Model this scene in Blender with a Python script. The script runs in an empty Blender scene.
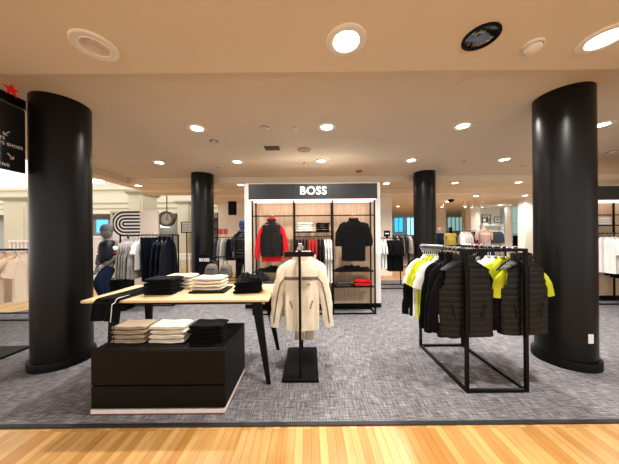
import bpy, math, random
from math import sin, cos, pi, radians as R
from mathutils import Vector, Matrix

SC = bpy.context.scene
COL = SC.collection
F = 232.0; CX = 309.5; HY = 236.0; CAMH = 1.5
ROLL = R(0.5)
CZ = 3.14; SZ = 3.05; BZ = 2.99; B2 = 2.92; FZ = 2.87   # ceiling, aisle soffit, beams, far ceiling

def P(px, py, d):
    """photo pixel at a depth -> world point"""
    x = px - CX; y = HY - py
    c, s = cos(ROLL), sin(ROLL)
    return Vector(((x*c + y*s)*d/F, d, CAMH + (-x*s + y*c)*d/F))

# ------------------------------------------------------------------ materials
def lin(h):
    h = h.lstrip('#')
    o = []
    for i in (0, 2, 4):
        c = int(h[i:i+2], 16)/255
        o.append(c/12.92 if c <= .04045 else ((c+.055)/1.055)**2.4)
    return (o[0], o[1], o[2], 1)

MATS = {}
def M(name, hexcol='#808080', rough=.6, metal=0, noise=(40, .12), bump=(0, 0), emis=0, coat=0, spec=.5, sheen=0, trans=0):
    if name in MATS: return MATS[name]
    m = bpy.data.materials.new(name); m.use_nodes = True
    nt = m.node_tree; N = nt.nodes; L = nt.links
    b = N['Principled BSDF']
    c = lin(hexcol)
    b.inputs['Roughness'].default_value = rough
    b.inputs['Metallic'].default_value = metal
    b.inputs['Specular IOR Level'].default_value = spec
    if coat: b.inputs['Coat Weight'].default_value = coat; b.inputs['Coat Roughness'].default_value = .15
    if sheen: b.inputs['Sheen Weight'].default_value = sheen
    if trans: b.inputs['Transmission Weight'].default_value = trans
    tc = N.new('ShaderNodeTexCoord')
    nz = N.new('ShaderNodeTexNoise'); nz.inputs['Scale'].default_value = noise[0]; nz.inputs['Detail'].default_value = 3
    L.new(tc.outputs['Object'], nz.inputs['Vector'])
    mx = N.new('ShaderNodeMix'); mx.data_type = 'RGBA'
    a = noise[1]
    mx.inputs['A'].default_value = (c[0]*(1-a), c[1]*(1-a), c[2]*(1-a), 1)
    mx.inputs['B'].default_value = (min(1, c[0]*(1+a)), min(1, c[1]*(1+a)), min(1, c[2]*(1+a)), 1)
    L.new(nz.outputs['Fac'], mx.inputs['Factor'])
    L.new(mx.outputs['Result'], b.inputs['Base Color'])
    if bump[1]:
        n2 = N.new('ShaderNodeTexNoise'); n2.inputs['Scale'].default_value = bump[0]; n2.inputs['Detail'].default_value = 4
        L.new(tc.outputs['Object'], n2.inputs['Vector'])
        bp = N.new('ShaderNodeBump'); bp.inputs['Strength'].default_value = bump[1]; bp.inputs['Distance'].default_value = .01
        L.new(n2.outputs['Fac'], bp.inputs['Height']); L.new(bp.outputs['Normal'], b.inputs['Normal'])
    if emis:
        b.inputs['Emission Color'].default_value = c
        b.inputs['Emission Strength'].default_value = emis
    MATS[name] = m
    return m

def fabric(name, hexcol, rough=.9, sheen=.02, bump=.25):
    return M(name, hexcol, rough, noise=(25, .10), bump=(13, bump*2.2), sheen=sheen, spec=.08)

FB = {
 'black': fabric('black_cotton', '#0d0d0f'), 'blackd': fabric('deep_black_knit', '#09090b'),
 'white': fabric('white_cotton', '#e9e8e6'), 'yellow': fabric('lime_yellow_cotton', '#b6bd2a'),
 'red': fabric('red_jersey', '#bf1f27'), 'cream': fabric('cream_cotton', '#ddd5c1'),
 'grey': fabric('grey_marl', '#a3a19e'), 'navy': fabric('navy_twill', '#101927'), 'blue': fabric('slate_blue_cotton', '#3c4a63'),
 'peach': fabric('peach_pique', '#f4e0c8'), 'pink': fabric('pale_pink_pique', '#f0d3c6'),
 'taupe': fabric('taupe_knit', '#a4937f'), 'beige': fabric('beige_twill', '#bfae93'), 'mustard': fabric('mustard_print', '#8c7733'),
 'ltgrey': fabric('light_grey_wool', '#c3bfba'), 'mauve': fabric('mauve_wool', '#a38c82'), 'dgrey': fabric('dark_grey_wool', '#4a494b'),
 'denim': fabric('dark_denim', '#0f1a2f'), 'puff': M('black_nylon', '#0c0b0a', .4, noise=(30, .15), bump=(14, .4), spec=.24),
 'nvpuff': M('navy_nylon', '#080d1a', .45, noise=(30, .15), bump=(45, .3), spec=.25),
}
mBLK = M('black_powder_coat', '#060607', .5, noise=(60, .1), spec=.14)
mWHT = M('white_laminate', '#efedea', .5, noise=(8, .03))
mPLAS = M('black_plastic', '#101012', .4, spec=.25)
mCHR = M('brushed_steel', '#c9c9cc', .25, metal=1)

# ------------------------------------------------------------------ mesh helpers
class MB:
    def __init__(s): s.v = []; s.f = []
    def add(s, vs, fs):
        b = len(s.v); s.v += [tuple(v) for v in vs]; s.f += [tuple(b+i for i in f) for f in fs]; return s
    def box(s, x0, x1, y0, y1, z0, z1, bev=0):
        if bev <= 0:
            vs = [(x, y, z) for x in (x0, x1) for y in (y0, y1) for z in (z0, z1)]
            fs = [(0,1,3,2),(4,6,7,5),(0,4,5,1),(2,3,7,6),(0,2,6,4),(1,5,7,3)]
            return s.add(vs, fs)
        # chamfered box: rings
        b = min(bev, (x1-x0)/2.01, (y1-y0)/2.01, (z1-z0)/2.01)
        def ring(z, i):
            X0, X1, Y0, Y1 = x0+i, x1-i, y0+i, y1-i
            return [(X0+b,Y0,z),(X1-b,Y0,z),(X1,Y0+b,z),(X1,Y1-b,z),(X1-b,Y1,z),(X0+b,Y1,z),(X0,Y1-b,z),(X0,Y0+b,z)]
        rr = [ring(z0, b*.999), ring(z0+b, 0), ring(z1-b, 0), ring(z1, b*.999)]
        rr[0] = [(min(max(p[0], x0+b), x1-b), min(max(p[1], y0+b), y1-b), z0) for p in rr[1]]
        rr[3] = [(min(max(p[0], x0+b), x1-b), min(max(p[1], y0+b), y1-b), z1) for p in rr[1]]
        return s.loft(rr, True, True)
    def loft(s, rings, cap0=False, cap1=False, closed=True):
        n = len(rings[0]); vs = [p for r in rings for p in r]; fs = []
        for i in range(len(rings)-1):
            for k in range(n if closed else n-1):
                k2 = (k+1) % n
                fs.append((i*n+k, i*n+k2, (i+1)*n+k2, (i+1)*n+k))
        if cap0: fs.append(tuple(reversed(range(n))))
        if cap1: fs.append(tuple((len(rings)-1)*n+k for k in range(n)))
        return s.add(vs, fs)
    def bar(s, p0, p1, w, d=None, bev=0):
        """square tube between two points; w across, d the other way"""
        p0, p1 = Vector(p0), Vector(p1); d = d or w
        t = (p1-p0).normalized()
        up = Vector((0,0,1)) if abs(t.z) < .9 else Vector((0,1,0))
        a = t.cross(up).normalized(); b = a.cross(t).normalized()
        rr = [[p + a*(sx*w/2) + b*(sy*d/2) for sx, sy in ((-1,-1),(1,-1),(1,1),(-1,1))] for p in (p0, p1)]
        return s.loft(rr, True, True)
    def tube(s, pts, r, n=8, cap=True):
        pts = [Vector(p) for p in pts]; rr = []
        rs = r if isinstance(r, (list, tuple)) else [r]*len(pts)
        a = None
        for i, p in enumerate(pts):
            t = (pts[min(i+1, len(pts)-1)] - pts[max(i-1, 0)]).normalized()
            if a is None:
                up = Vector((0,0,1)) if abs(t.z) < .9 else Vector((0,1,0))
                a = t.cross(up).normalized()
            else:
                a = (a - t*a.dot(t)).normalized()
            b = t.cross(a)
            rr.append([p + a*(rs[i]*cos(2*pi*k/n)) + b*(rs[i]*sin(2*pi*k/n)) for k in range(n)])
        return s.loft(rr, cap, cap)
    def lathe(s, prof, n=32, c=(0,0,0), cap0=False, cap1=False):
        rr = [[(c[0]+r*cos(2*pi*k/n), c[1]+r*sin(2*pi*k/n), c[2]+z) for k in range(n)] for r, z in prof]
        return s.loft(rr, cap0, cap1)
    def prism(s, pts, axis, lo, hi):
        """2D polygon extruded; axis 'y' -> pts are (x,z); 'z' -> (x,y); 'x' -> (y,z)"""
        def mk(p, h):
            return {'y': (p[0], h, p[1]), 'z': (p[0], p[1], h), 'x': (h, p[0], p[1])}[axis]
        n = len(pts)
        vs = [mk(p, lo) for p in pts] + [mk(p, hi) for p in pts]
        fs = [tuple(range(n)), tuple(reversed(range(n, 2*n)))] + [(k, n+k, n+(k+1) % n, (k+1) % n) for k in range(n)]
        return s.add(vs, fs)
    def mesh(s, name, mat, smooth=False):
        me = bpy.data.meshes.new(name); me.from_pydata(s.v, [], s.f)
        import bmesh
        bm = bmesh.new(); bm.from_mesh(me); bmesh.ops.recalc_face_normals(bm, faces=bm.faces); bm.to_mesh(me); bm.free()
        me.materials.append(mat)
        if smooth:
            me.polygons.foreach_set('use_smooth', [True]*len(me.polygons))
            me.set_sharp_from_angle(angle=R(40)) if hasattr(me, 'set_sharp_from_angle') else None
        me.update(); return me

def link(name, me, parent=None, loc=None, rot=None):
    o = bpy.data.objects.new(name, me); COL.objects.link(o)
    if parent is not None: o.parent = parent
    if loc is not None: o.location = loc
    if rot is not None: o.rotation_euler = rot
    return o
def build(mb, name, mat, parent=None, smooth=False, loc=None, rot=None):
    return link(name, mb.mesh(name, mat, smooth), parent, loc, rot)
def tag(o, label, cat, group=None, kind=None):
    if label: o['label'] = label
    if cat: o['category'] = cat
    if group: o['group'] = group
    if kind: o['kind'] = kind
    return o
def thing(name, label, cat, loc=(0,0,0), rz=0, group=None):
    o = bpy.data.objects.new(name, None); COL.objects.link(o)
    o.location = loc; o.rotation_euler = (0, 0, rz)
    o.empty_display_size = .1
    return tag(o, label, cat, group)
def struct(mb, name, mat, label=None, smooth=False):
    o = build(mb, name, mat, smooth=smooth); o['kind'] = 'structure'
    if label: o['label'] = label
    return o
def text_mesh(s, size, mat, extrude=.004, bold=0, align='CENTER', spacing=1.0):
    cu = bpy.data.curves.new('lettering', 'FONT'); cu.body = s; cu.size = size; cu.extrude = extrude
    cu.offset = bold; cu.align_x = align; cu.align_y = 'CENTER'; cu.space_character = spacing
    o = bpy.data.objects.new('tmp_text', cu); COL.objects.link(o)
    bpy.context.view_layer.update()
    me = bpy.data.meshes.new_from_object(o.evaluated_get(bpy.context.evaluated_depsgraph_get()))
    bpy.data.objects.remove(o); bpy.data.curves.remove(cu)
    me.materials.clear(); me.materials.append(mat); me.name = 'lettering'
    return me
def skin_mesh(name, pts, edges, mat, sub=2):
    """pts: list of ((x,y,z), (rx,ry)); a continuous tapered body"""
    me = bpy.data.meshes.new(name); me.from_pydata([p for p, r in pts], edges, [])
    o = bpy.data.objects.new('tmp_skin', me); COL.objects.link(o)
    md = o.modifiers.new('s', 'SKIN'); md.use_smooth_shade = True
    for i, (p, r) in enumerate(pts):
        sv = me.skin_vertices[0].data[i]; sv.radius = r if isinstance(r, tuple) else (r, r); sv.use_root = (i == 0)
    o.modifiers.new('d', 'SUBSURF').levels = sub
    bpy.context.view_layer.update()
    out = bpy.data.meshes.new_from_object(o.evaluated_get(bpy.context.evaluated_depsgraph_get()))
    bpy.data.objects.remove(o); bpy.data.meshes.remove(me)
    out.name = name; out.materials.clear(); out.materials.append(mat)
    out.polygons.foreach_set('use_smooth', [True]*len(out.polygons))
    return out
ORD = ['first','second','third','fourth','fifth','sixth','seventh','eighth','ninth','tenth','eleventh','twelfth','thirteenth','fourteenth','fifteenth','sixteenth']
def sm(t): t = max(0, min(1, t)); return t*t*(3-2*t)
def sp(v, e): return math.copysign(abs(v)**e, v)

# ------------------------------------------------------------------ camera
cam = bpy.data.cameras.new('camera'); co = bpy.data.objects.new('camera', cam); COL.objects.link(co)
cam.sensor_width = 36; cam.lens = F/619*36; cam.shift_y = (HY-232)/619; cam.clip_start = .05; cam.clip_end = 200
co.matrix_world = Matrix.Translation((0,0,CAMH)) @ Matrix.Rotation(R(90), 4, 'X') @ Matrix.Rotation(-ROLL, 4, 'Z')
SC.camera = co

# ------------------------------------------------------------------ special floor materials
def carpet_mat():
    m = bpy.data.materials.new('grey_woven_carpet'); m.use_nodes = True
    N = m.node_tree.nodes; L = m.node_tree.links; b = N['Principled BSDF']
    b.inputs['Roughness'].default_value = .95; b.inputs['Specular IOR Level'].default_value = .1
    tc = N.new('ShaderNodeTexCoord')
    fac = []
    for sc in ((115, 8, 1), (8, 115, 1)):
        mp = N.new('ShaderNodeMapping'); mp.inputs['Scale'].default_value = sc
        L.new(tc.outputs['Object'], mp.inputs['Vector'])
        n = N.new('ShaderNodeTexNoise'); n.inputs['Scale'].default_value = 1; n.inputs['Detail'].default_value = 2; n.inputs['Roughness'].default_value = .6
        L.new(mp.outputs['Vector'], n.inputs['Vector']); fac.append(n)
    mx = N.new('ShaderNodeMath'); mx.operation = 'ADD'
    L.new(fac[0].outputs['Fac'], mx.inputs[0]); L.new(fac[1].outputs['Fac'], mx.inputs[1])
    hv = N.new('ShaderNodeMath'); hv.operation = 'MULTIPLY'; hv.inputs[1].default_value = .5; L.new(mx.outputs[0], hv.inputs[0]); mx = hv
    cr = N.new('ShaderNodeValToRGB')
    cr.color_ramp.elements[0].position = .38; cr.color_ramp.elements[0].color = lin('#4c4b4f')
    cr.color_ramp.elements[1].position = .62; cr.color_ramp.elements[1].color = lin('#9c9b9f')
    e = cr.color_ramp.elements.new(.5); e.color = lin('#6e6d71')
    L.new(mx.outputs[0], cr.inputs['Fac'])
    L.new(cr.outputs['Color'], b.inputs['Base Color'])
    bp = N.new('ShaderNodeBump'); bp.inputs['Strength'].default_value = .3; bp.inputs['Distance'].default_value = .004
    L.new(mx.outputs[0], bp.inputs['Height']); L.new(bp.outputs['Normal'], b.inputs['Normal'])
    return m
def wood_floor_mat():
    m = bpy.data.materials.new('oak_strip_floor'); m.use_nodes = True
    N = m.node_tree.nodes; L = m.node_tree.links; b = N['Principled BSDF']
    b.inputs['Roughness'].default_value = .32
    tc = N.new('ShaderNodeTexCoord')
    mp = N.new('ShaderNodeMapping'); mp.inputs['Rotation'].default_value = (0, 0, R(90))
    L.new(tc.outputs['Object'], mp.inputs['Vector'])
    br = N.new('ShaderNodeTexBrick'); br.offset = .37; br.offset_frequency = 2; br.squash = 1
    br.inputs['Scale'].default_value = 1; br.inputs['Brick Width'].default_value = .9; br.inputs['Row Height'].default_value = .06
    br.inputs['Mortar Size'].default_value = .0013; br.inputs['Bias'].default_value = -.15
    br.inputs['Color1'].default_value = lin('#bb8848'); br.inputs['Color2'].default_value = lin('#dcb777'); br.inputs['Mortar'].default_value = lin('#8a5a2c')
    L.new(mp.outputs['Vector'], br.inputs['Vector'])
    m2 = N.new('ShaderNodeMapping'); m2.inputs['Scale'].default_value = (45, 2.5, 1)
    L.new(tc.outputs['Object'], m2.inputs['Vector'])
    n = N.new('ShaderNodeTexNoise'); n.inputs['Scale'].default_value = 1; n.inputs['Detail'].default_value = 4
    L.new(m2.outputs['Vector'], n.inputs['Vector'])
    rg = N.new('ShaderNodeValToRGB'); rg.color_ramp.elements[0].color = (.72, .66, .58, 1); rg.color_ramp.elements[1].color = (1, 1, 1, 1)
    rg.color_ramp.elements[0].position = .3; rg.color_ramp.elements[1].position = .6
    L.new(n.outputs['Fac'], rg.inputs['Fac'])
    mx = N.new('ShaderNodeMix'); mx.data_type = 'RGBA'; mx.blend_type = 'MULTIPLY'; mx.inputs['Factor'].default_value = .6
    L.new(br.outputs['Color'], mx.inputs['A']); L.new(rg.outputs['Color'], mx.inputs['B'])
    L.new(mx.outputs['Result'], b.inputs['Base Color'])
    return m
def grain_mat(name, a, bcol, sc=(3, 40, 40), rough=.5):
    m = bpy.data.materials.new(name); m.use_nodes = True
    N = m.node_tree.nodes; L = m.node_tree.links; b = N['Principled BSDF']; b.inputs['Roughness'].default_value = rough
    tc = N.new('ShaderNodeTexCoord'); mp = N.new('ShaderNodeMapping'); mp.inputs['Scale'].default_value = sc
    L.new(tc.outputs['Object'], mp.inputs['Vector'])
    n = N.new('ShaderNodeTexNoise'); n.inputs['Scale'].default_value = 1; n.inputs['Detail'].default_value = 5; n.inputs['Distortion'].default_value = .5
    L.new(mp.outputs['Vector'], n.inputs['Vector'])
    r = N.new('ShaderNodeValToRGB'); r.color_ramp.elements[0].color = lin(a); r.color_ramp.elements[1].color = lin(bcol)
    r.color_ramp.elements[0].position = .3; r.color_ramp.elements[1].position = .7
    L.new(n.outputs['Fac'], r.inputs['Fac']); L.new(r.outputs['Color'], b.inputs['Base Color'])
    return m
mCARP = carpet_mat(); mWOOD = wood_floor_mat()
mOAK = grain_mat('pale_oak_top', '#d9b583', '#ecd0a3', (2.5, 30, 30), .4)
mPANEL = grain_mat('light_oak_panel', '#b2967a', '#c4ab8d', (30, 30, 2.0), .55)
mCEIL = M('tan_ceiling_paint', '#d8c9b4', .8, noise=(3, .03))
mSOFF = M('tan_soffit_paint', '#e3d2ba', .8, noise=(3, .03))
mCEILW = M('pale_ceiling_paint', '#efe4d5', .8, noise=(3, .03))
mCOLM = M('black_column_lacquer', '#0a0a0b', .33, noise=(2, .2), spec=.24)
mCRM = M('cream_paint', '#d8d2bb', .7, noise=(4, .04))
mCRMD = M('olive_cream_paint', '#a9a58c', .7, noise=(4, .04))
mOFFW = M('warm_white_wall', '#f0e8dd', .7, noise=(4, .03))

# ------------------------------------------------------------------ SETTING
mb = MB(); mb.box(-22, 16, -6, 22, -.12, 0); struct(mb, 'floor', mWOOD, 'honey oak strip floor of the aisle')
mb = MB(); mb.prism([(-10,1.865),(10,1.865),(10,7.7),(1.6,7.7),(1.6,6.2),(-2.6,6.2),(-4.9,5.7),(-6.6,4.25),(-10,3.6)], 'z', .0005, .008)
struct(mb, 'floor_carpet', mCARP, 'grey woven carpet of the sales area')
mb = MB(); mb.box(-10, 10, 1.825, 1.865, .0005, .011, .004); struct(mb, 'trim_1', M('black_rubber', '#1b1b1d', .6), 'black edging strip between carpet and wood floor')
mb = MB(); mb.box(-16, 16, -2.6, 2.19, SZ, 3.6); struct(mb, 'ceiling', mSOFF, 'tan lowered ceiling over the aisle')
mb = MB(); mb.prism([(-16,2.19),(16,2.19),(16,6.4),(-5.0,6.4),(-5.0,4.3),(-16,4.3)], 'z', CZ, 3.6)
struct(mb, 'ceiling.001', mCEIL, 'tan ceiling over the sales area')
mb = MB(); mb.box(-5.35, 16, 6.4, 7.3, BZ, 3.6); struct(mb, 'ceiling.002', mSOFF, 'dropped tan beam behind the sales area')
mb = MB(); mb.box(-5.35, -5.0, 4.3, 6.4, BZ, 3.6); struct(mb, 'ceiling.003', mSOFF, 'tan beam at the ceiling edge')
mb = MB(); mb.box(-5.35, 16, 7.3, 7.9, B2, 3.6); struct(mb, 'ceiling.004', mSOFF, 'second tan beam behind the sales area')
mb = MB(); mb.box(-4.0, 16, 7.9, 20, FZ, 3.6); struct(mb, 'ceiling.005', mCEILW, 'pale ceiling over the far departments')
mb = MB(); mb.box(-22, 16, 20.0, 20.2, -.1, 9); struct(mb, 'wall_back', mOFFW)
mb = MB(); mb.box(15.8, 16, -6, 20, -.1, 3.6); struct(mb, 'wall_right', mOFFW)
mb = MB(); mb.box(-22, -4.0, 9.6, 20, 9, 9.2); struct(mb, 'ceiling.006', M('atrium_skylight_white', '#e7eef0', .8), 'high pale ceiling over the open court')

def column(x, y, r, top, label):
    mb = MB(); mb.lathe([(r, .09), (r, top)], 64)
    o = build(mb, 'column', mCOLM, smooth=True, loc=(x, y, 0)); o['kind'] = 'structure'; o['label'] = label
    mb = MB(); mb.lathe([(r+.004, .0), (r+.03, .0), (r+.03, .085), (r+.024, .1), (r+.002, .1)], 64)
    build(mb, 'baseboard', mBLK, o, True)
    return o
colL = column(-3.03, 2.85, .272, CZ, 'round black column near the directory sign')
colR = column(3.02, 2.76, .262, CZ, 'round black column beside the sports rack')
colFL = column(-2.80, 6.1, .272, CZ, 'round black column behind the oak table')
colFR = column(3.03, 6.1, .265, CZ, 'round black column behind the sports rack')
# outlet plate on the near column
ra = math.atan2(590-CX, F); dv = Vector((sin(ra), cos(ra))); cc = Vector((3.02, 2.76))
tt = dv.dot(cc); tt -= math.sqrt(.266**2-(cc-dv*tt).length_squared); hp = dv*tt; nrm = (hp-cc).normalized()
c_ = Vector((hp.x, hp.y, P(590, 339, hp.y).z)); pa = math.atan2(nrm.y, nrm.x)+pi/2
mb = MB(); mb.box(-.027, .027, -.004, .004, -.05, .05, .002)
tag(build(mb, 'outlet_plate', M('white_plastic', '#eeeeee', .4), loc=c_, rot=(0, 0, pa)), 'small white outlet plate low on the black column', 'outlet')

# ------------------------------------------------------------------ CEILING FITTINGS
mGLOW = M('lamp_glow', '#fff4e2', .5, emis=14, noise=(5, .0))
mTRIM = M('white_lamp_trim', '#f1e9df', .5, noise=(5, .02))
def downlight(x, y, z, label, power=22, r=.13, group='lit recessed ceiling lights', lit=True):
    t = thing('recessed_downlight', label, 'ceiling light', (x, y, z), 0, group)
    mb = MB(); mb.lathe([(r*.62, -.004), (r*.66, -.012), (r*.95, -.014), (r, -.008), (r, -.0005), (r*.62, -.0005)], 36)
    build(mb, 'trim_ring', mTRIM, t, True)
    mb = MB(); mb.lathe([(r*.62, -.006), (r*.3, -.007), (.001, -.007)], 32)
    build(mb, 'lens', mGLOW, t, True)
    if power:
        l = bpy.data.lights.new('bulb', 'AREA'); l.shape = 'DISK'; l.size = r*1.1; l.energy = power; l.color = (1, .945, .875); l.spread = R(150)
        o = bpy.data.objects.new('bulb', l); COL.objects.link(o); o.parent = t; o.location = (0, 0, -.016)
    return t
PW = 34
for k, x in enumerate((.305, 2.355)):
    downlight(x, 1.845, SZ, ['large lit round ceiling light straight above the aisle edge', 'lit round ceiling light above the aisle near the smoke detector'][k], PW, .16)
rows = [(3.49, (-1.68, .275, 2.32, 4.41), 'front row over the carpet'), (5.07, (-3.27, -1.565, .275, 2.24, 4.27), 'second row over the carpet')]
for y, xs, nm in rows:
    for k, x in enumerate(xs):
        downlight(x, y, CZ, f'{ORD[k]} lit ceiling light from the directory sign side, {nm}', PW, .135)
for k, (px, py) in enumerate(((137, 187), (240, 184), (387, 183.5), (456, 183), (520, 182.5))):
    q = P(px, py, 6.6); downlight(q.x, 6.65, BZ, f'{ORD[k]} lit light from the open court along the dropped beam', 14, .12)
for px, py, d, lb in ((476, 193, 8.2, 'small lit light above the white pillar behind the sports rack, nearer row'),
                      (525, 192.5, 8.2, 'small lit light beside the large black column, on the far pale ceiling'),
                      (447, 200, 9.5, 'small lit light beside the black dome camera on the far ceiling'),
                      (500, 203, 10.8, 'small lit light in front of the wall with pictures'),
                      (398, 205, 11, 'small lit light before the blue daylight windows')):
    q = P(px, py, d); downlight(q.x, d, FZ, lb, 32, .12)
# unlit round speaker, smoke detector, adjustable spot, vent, speaker, small fittings
t = thing('ceiling_speaker', 'large unlit white round ceiling speaker above the aisle', 'speaker', (-1.715, 1.87, SZ))
mb = MB(); mb.lathe([(.158, -.001), (.158, -.012), (.15, -.018), (.105, -.014), (.1, -.02), (.094, -.014)], 40); build(mb, 'trim_ring', mTRIM, t, True)
mb = MB(); mb.lathe([(.094, -.014), (.07, -.004), (.06, -.012), (.05, -.006), (.001, -.004)], 40); build(mb, 'grille', M('dull_white_grille', '#d6c9bd', .7), t, True)
p = P(535, 47, 1.88)
t = thing('smoke_detector', 'domed white smoke detector on the aisle ceiling', 'smoke detector', (p.x, 1.90, SZ))
mb = MB(); mb.lathe([(.075, -.0005), (.075, -.02), (.068, -.022)], 32); build(mb, 'base', mTRIM, t, True)
mb = MB(); mb.lathe([(.062, -.022), (.06, -.045), (.045, -.055), (.001, -.058)], 32); build(mb, 'sensor_dome', mTRIM, t, True)
p = P(480, 38, 1.83)
t = thing('adjustable_spotlight', 'unlit black and chrome recessed spotlight beside the smoke detector', 'ceiling light', (p.x, 1.82, SZ))
mb = MB(); mb.lathe([(.13, -.0005), (.13, -.01), (.11, -.012), (.105, -.003)], 36); build(mb, 'trim_ring', mBLK, t, True)
mb = MB(); mb.lathe([(.105, -.003), (.07, -.016), (.03, -.02), (.001, -.02)], 36); build(mb, 'reflector', M('dark_chrome', '#77777c', .12, metal=1, noise=(12, .6)), t, True)
def small_can(px, py, label, z=CZ, r=.07):
    d = (z-CAMH)*F/(HY-py); q = P(px, py, d)
    t = thing('eyeball_spotlight', label, 'ceiling light', (q.x, d, z))
    mb = MB(); mb.lathe([(r, -.0005), (r, -.01), (r*.7, -.012)], 24); build(mb, 'trim_ring', mCHR, t, True)
    mb = MB(); mb.lathe([(r*.66, -.012), (r*.6, -.028), (r*.2, -.034), (.001, -.034)], 24); build(mb, 'lamp_face', M('grey_lamp_face', '#cfc8c0', .35, metal=.2), t, True)
small_can(264, 127, 'unlit chrome eyeball spotlight between two front row lit lights')
small_can(214, 140, 'unlit chrome eyeball spotlight just behind the front row lights')
small_can(219, 167, 'small unlit eyeball spotlight in front of the far black column', r=.055)
small_can(523, 168, 'unlit eyeball spotlight near the large black column top', r=.06)
small_can(612, 154, 'unlit eyeball spotlight beyond the large black column', r=.07)
p = P(272, 147.5, 4.28)
t = thing('air_vent', 'dark square air vent grille in the tan ceiling', 'vent', (p.x, 4.30, CZ))
mb = MB(); mb.box(-.17, .17, -.14, .14, -.008, -.0005); build(mb, 'frame', mSOFF, t)
mb = MB(); mb.box(-.14, .14, -.11, .11, -.0105, -.0085); build(mb, 'backing', mBLK, t)
for k in range(6):
    mb = MB(); mb.box(-.14, .14, -.10+k*.036, -.088+k*.036, -.016, -.0108); build(mb, 'blade', M('vent_blade', '#6b5a48', .6), t)
p = P(304, 149.5, 4.38)
mb = MB(); mb.lathe([(.13, -.0005), (.13, -.008), (.115, -.012), (.001, -.014)], 32)
tag(build(mb, 'ceiling_speaker', M('tan_grille', '#a98d6f', .8), smooth=True, loc=(p.x, 4.40, CZ)), 'tan round ceiling speaker beside the air vent', 'speaker')
p = P(359, 172, 5.9)
mb = MB(); mb.lathe([(.09, -.0005), (.085, -.02), (.04, -.035), (.001, -.035)], 24)
tag(build(mb, 'ceiling_alarm', M('red_plastic', '#a52a1d', .4), smooth=True, loc=(p.x, 5.9, CZ)), 'small red alarm beacon on the ceiling above the fixture', 'alarm')
for k, (px, py) in enumerate(((134, 164), (295, 127), (304, 162), (464, 162))):
    d = (CZ-CAMH)*F/(HY-py); q = P(px, py, d)
    mb = MB(); mb.lathe([(.03, -.0005), (.03, -.006), (.012, -.008), (.01, -.03), (.022, -.032), (.001, -.034)], 16)
    tag(build(mb, 'ceiling_sprinkler', mCHR, smooth=True, loc=(q.x, d, CZ)), ['small sprinkler near the open court ceiling edge', 'small sprinkler close to the front row lit light', 'small sprinkler just before the brand sign', 'small sprinkler beyond the sports rack'][k], 'sprinkler')
# access hatch outline
t = thing('ceiling_hatch', 'flush ceiling access hatch with thin dark joints near the black column', 'hatch', (1.98, 2.68, CZ))
mb = MB(); mb.box(-.35, .45, -.45, .35, -.004, -.0006); build(mb, 'hatch_panel', mCEIL, t)

# ------------------------------------------------------------------ DIRECTORY SIGN (hangs by the near column)
t = thing('directory_sign', 'black hanging store directory with white arrows, beside the near column', 'sign', (-3.19, 2.1, 2.2))
mb = MB(); mb.box(-.03, .0, -1.0, .515, .03, .735, .004); build(mb, 'sign_panel', M('dark_sign_panel', '#1d1e22', .35), t)
mb = MB(); mb.box(-.045, .012, -1.0, .515, .745, .848, .004); build(mb, 'sign_header', mBLK, t)
mb = MB(); mb.box(.013, .016, -1.0, .515, .736, .746); build(mb, 'edge_strip', mCHR, t)
mSW = M('white_vinyl', '#e8e8e8', .5, noise=(5, 0))
ROTX = (R(90), 0, R(90))
for s, yy, zz in (('SUITS', .335, .352), ("MEN'S SHOES", .488, .298), ('ACTIVE', .372, .076)):
    link('lettering', text_mesh(s, .044, mSW, .001, .0006, 'RIGHT', 1.1), t, (.002, yy, zz), ROTX)
def arrow(y, z, sy, sz):
    mb = MB()
    a = Vector((.002, y, z)); b = Vector((.002, y+sy*.05, z+sz*.05))
    mb.bar(a, b, .003, .007); mb.bar(b, b-Vector((0, sy*.03, 0)), .003, .007); mb.bar(b, b-Vector((0, 0, sz*.03)), .003, .007)
    build(mb, 'arrow', mSW, t)
arrow(.375, .44, -1, -1); arrow(.355, .205, 1, -1)
mb = MB()
pts = []
for k in range(10):
    rr = .075 if k % 2 == 0 else .03
    pts.append((rr*sin(2*pi*k/10), rr*cos(2*pi*k/10)))
mb.prism(pts, 'x', .02, .03); build(mb, 'red_star', M('red_star_gloss', '#d5151f', .35, emis=.15), t, loc=(0, .375, .885))

# ------------------------------------------------------------------ GARMENT MESHES
def torso(L=.72, sh=.195, ch=.215, hem=.22, dep=.07, neck=.072, drop=.115, fold=.10, seed=0, quilt=None, scoop=0, nseg=40, nr=46):
    rnd = random.Random(seed); ph = [rnd.uniform(0, 6.28) for _ in range(4)]
    rings = []
    for i in range(nr+1):
        u = i/nr
        if u < .2:
            s = u/.2; z = -s*drop; w = neck+(sh-neck)*(s**.9); d = .055+.012*s; v = 0
        else:
            v = (u-.2)/.8; z = -drop-v*(L-drop)
            w = sh+(ch-sh)*sm(v/.3); w += (hem-ch)*sm((v-.3)/.7); d = .067+(dep-.067)*sm(v/.25)
            if scoop: w -= scoop*math.exp(-((v-.12)/.10)**2)
        ring = []
        for k in range(nseg):
            a = 2*pi*k/nseg; ca, sa = cos(a), sin(a)
            x = w*sp(ca, .85); y = d*sp(sa, .6)
            m = fold*sm(v*1.3)*(sin(5*a+ph[0]+2.5*v)+.6*sin(9*a+ph[1]-3*v)+.3*sin(15*a+ph[2]+6*v))
            y *= 1+m; x *= 1+m*.12
            if quilt:
                band, amp = quilt
                q = abs(sin(pi*(-z)/band))**.28 * (1+.22*sin(13*a+ph[3]+z*40))
                x += amp*q*ca*.7; y += amp*q*sp(sa, .6)
            ring.append((x, y, z - (.02*max(0, -sa) if i == 0 else 0)))
        rings.append(ring)
    return rings
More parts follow.
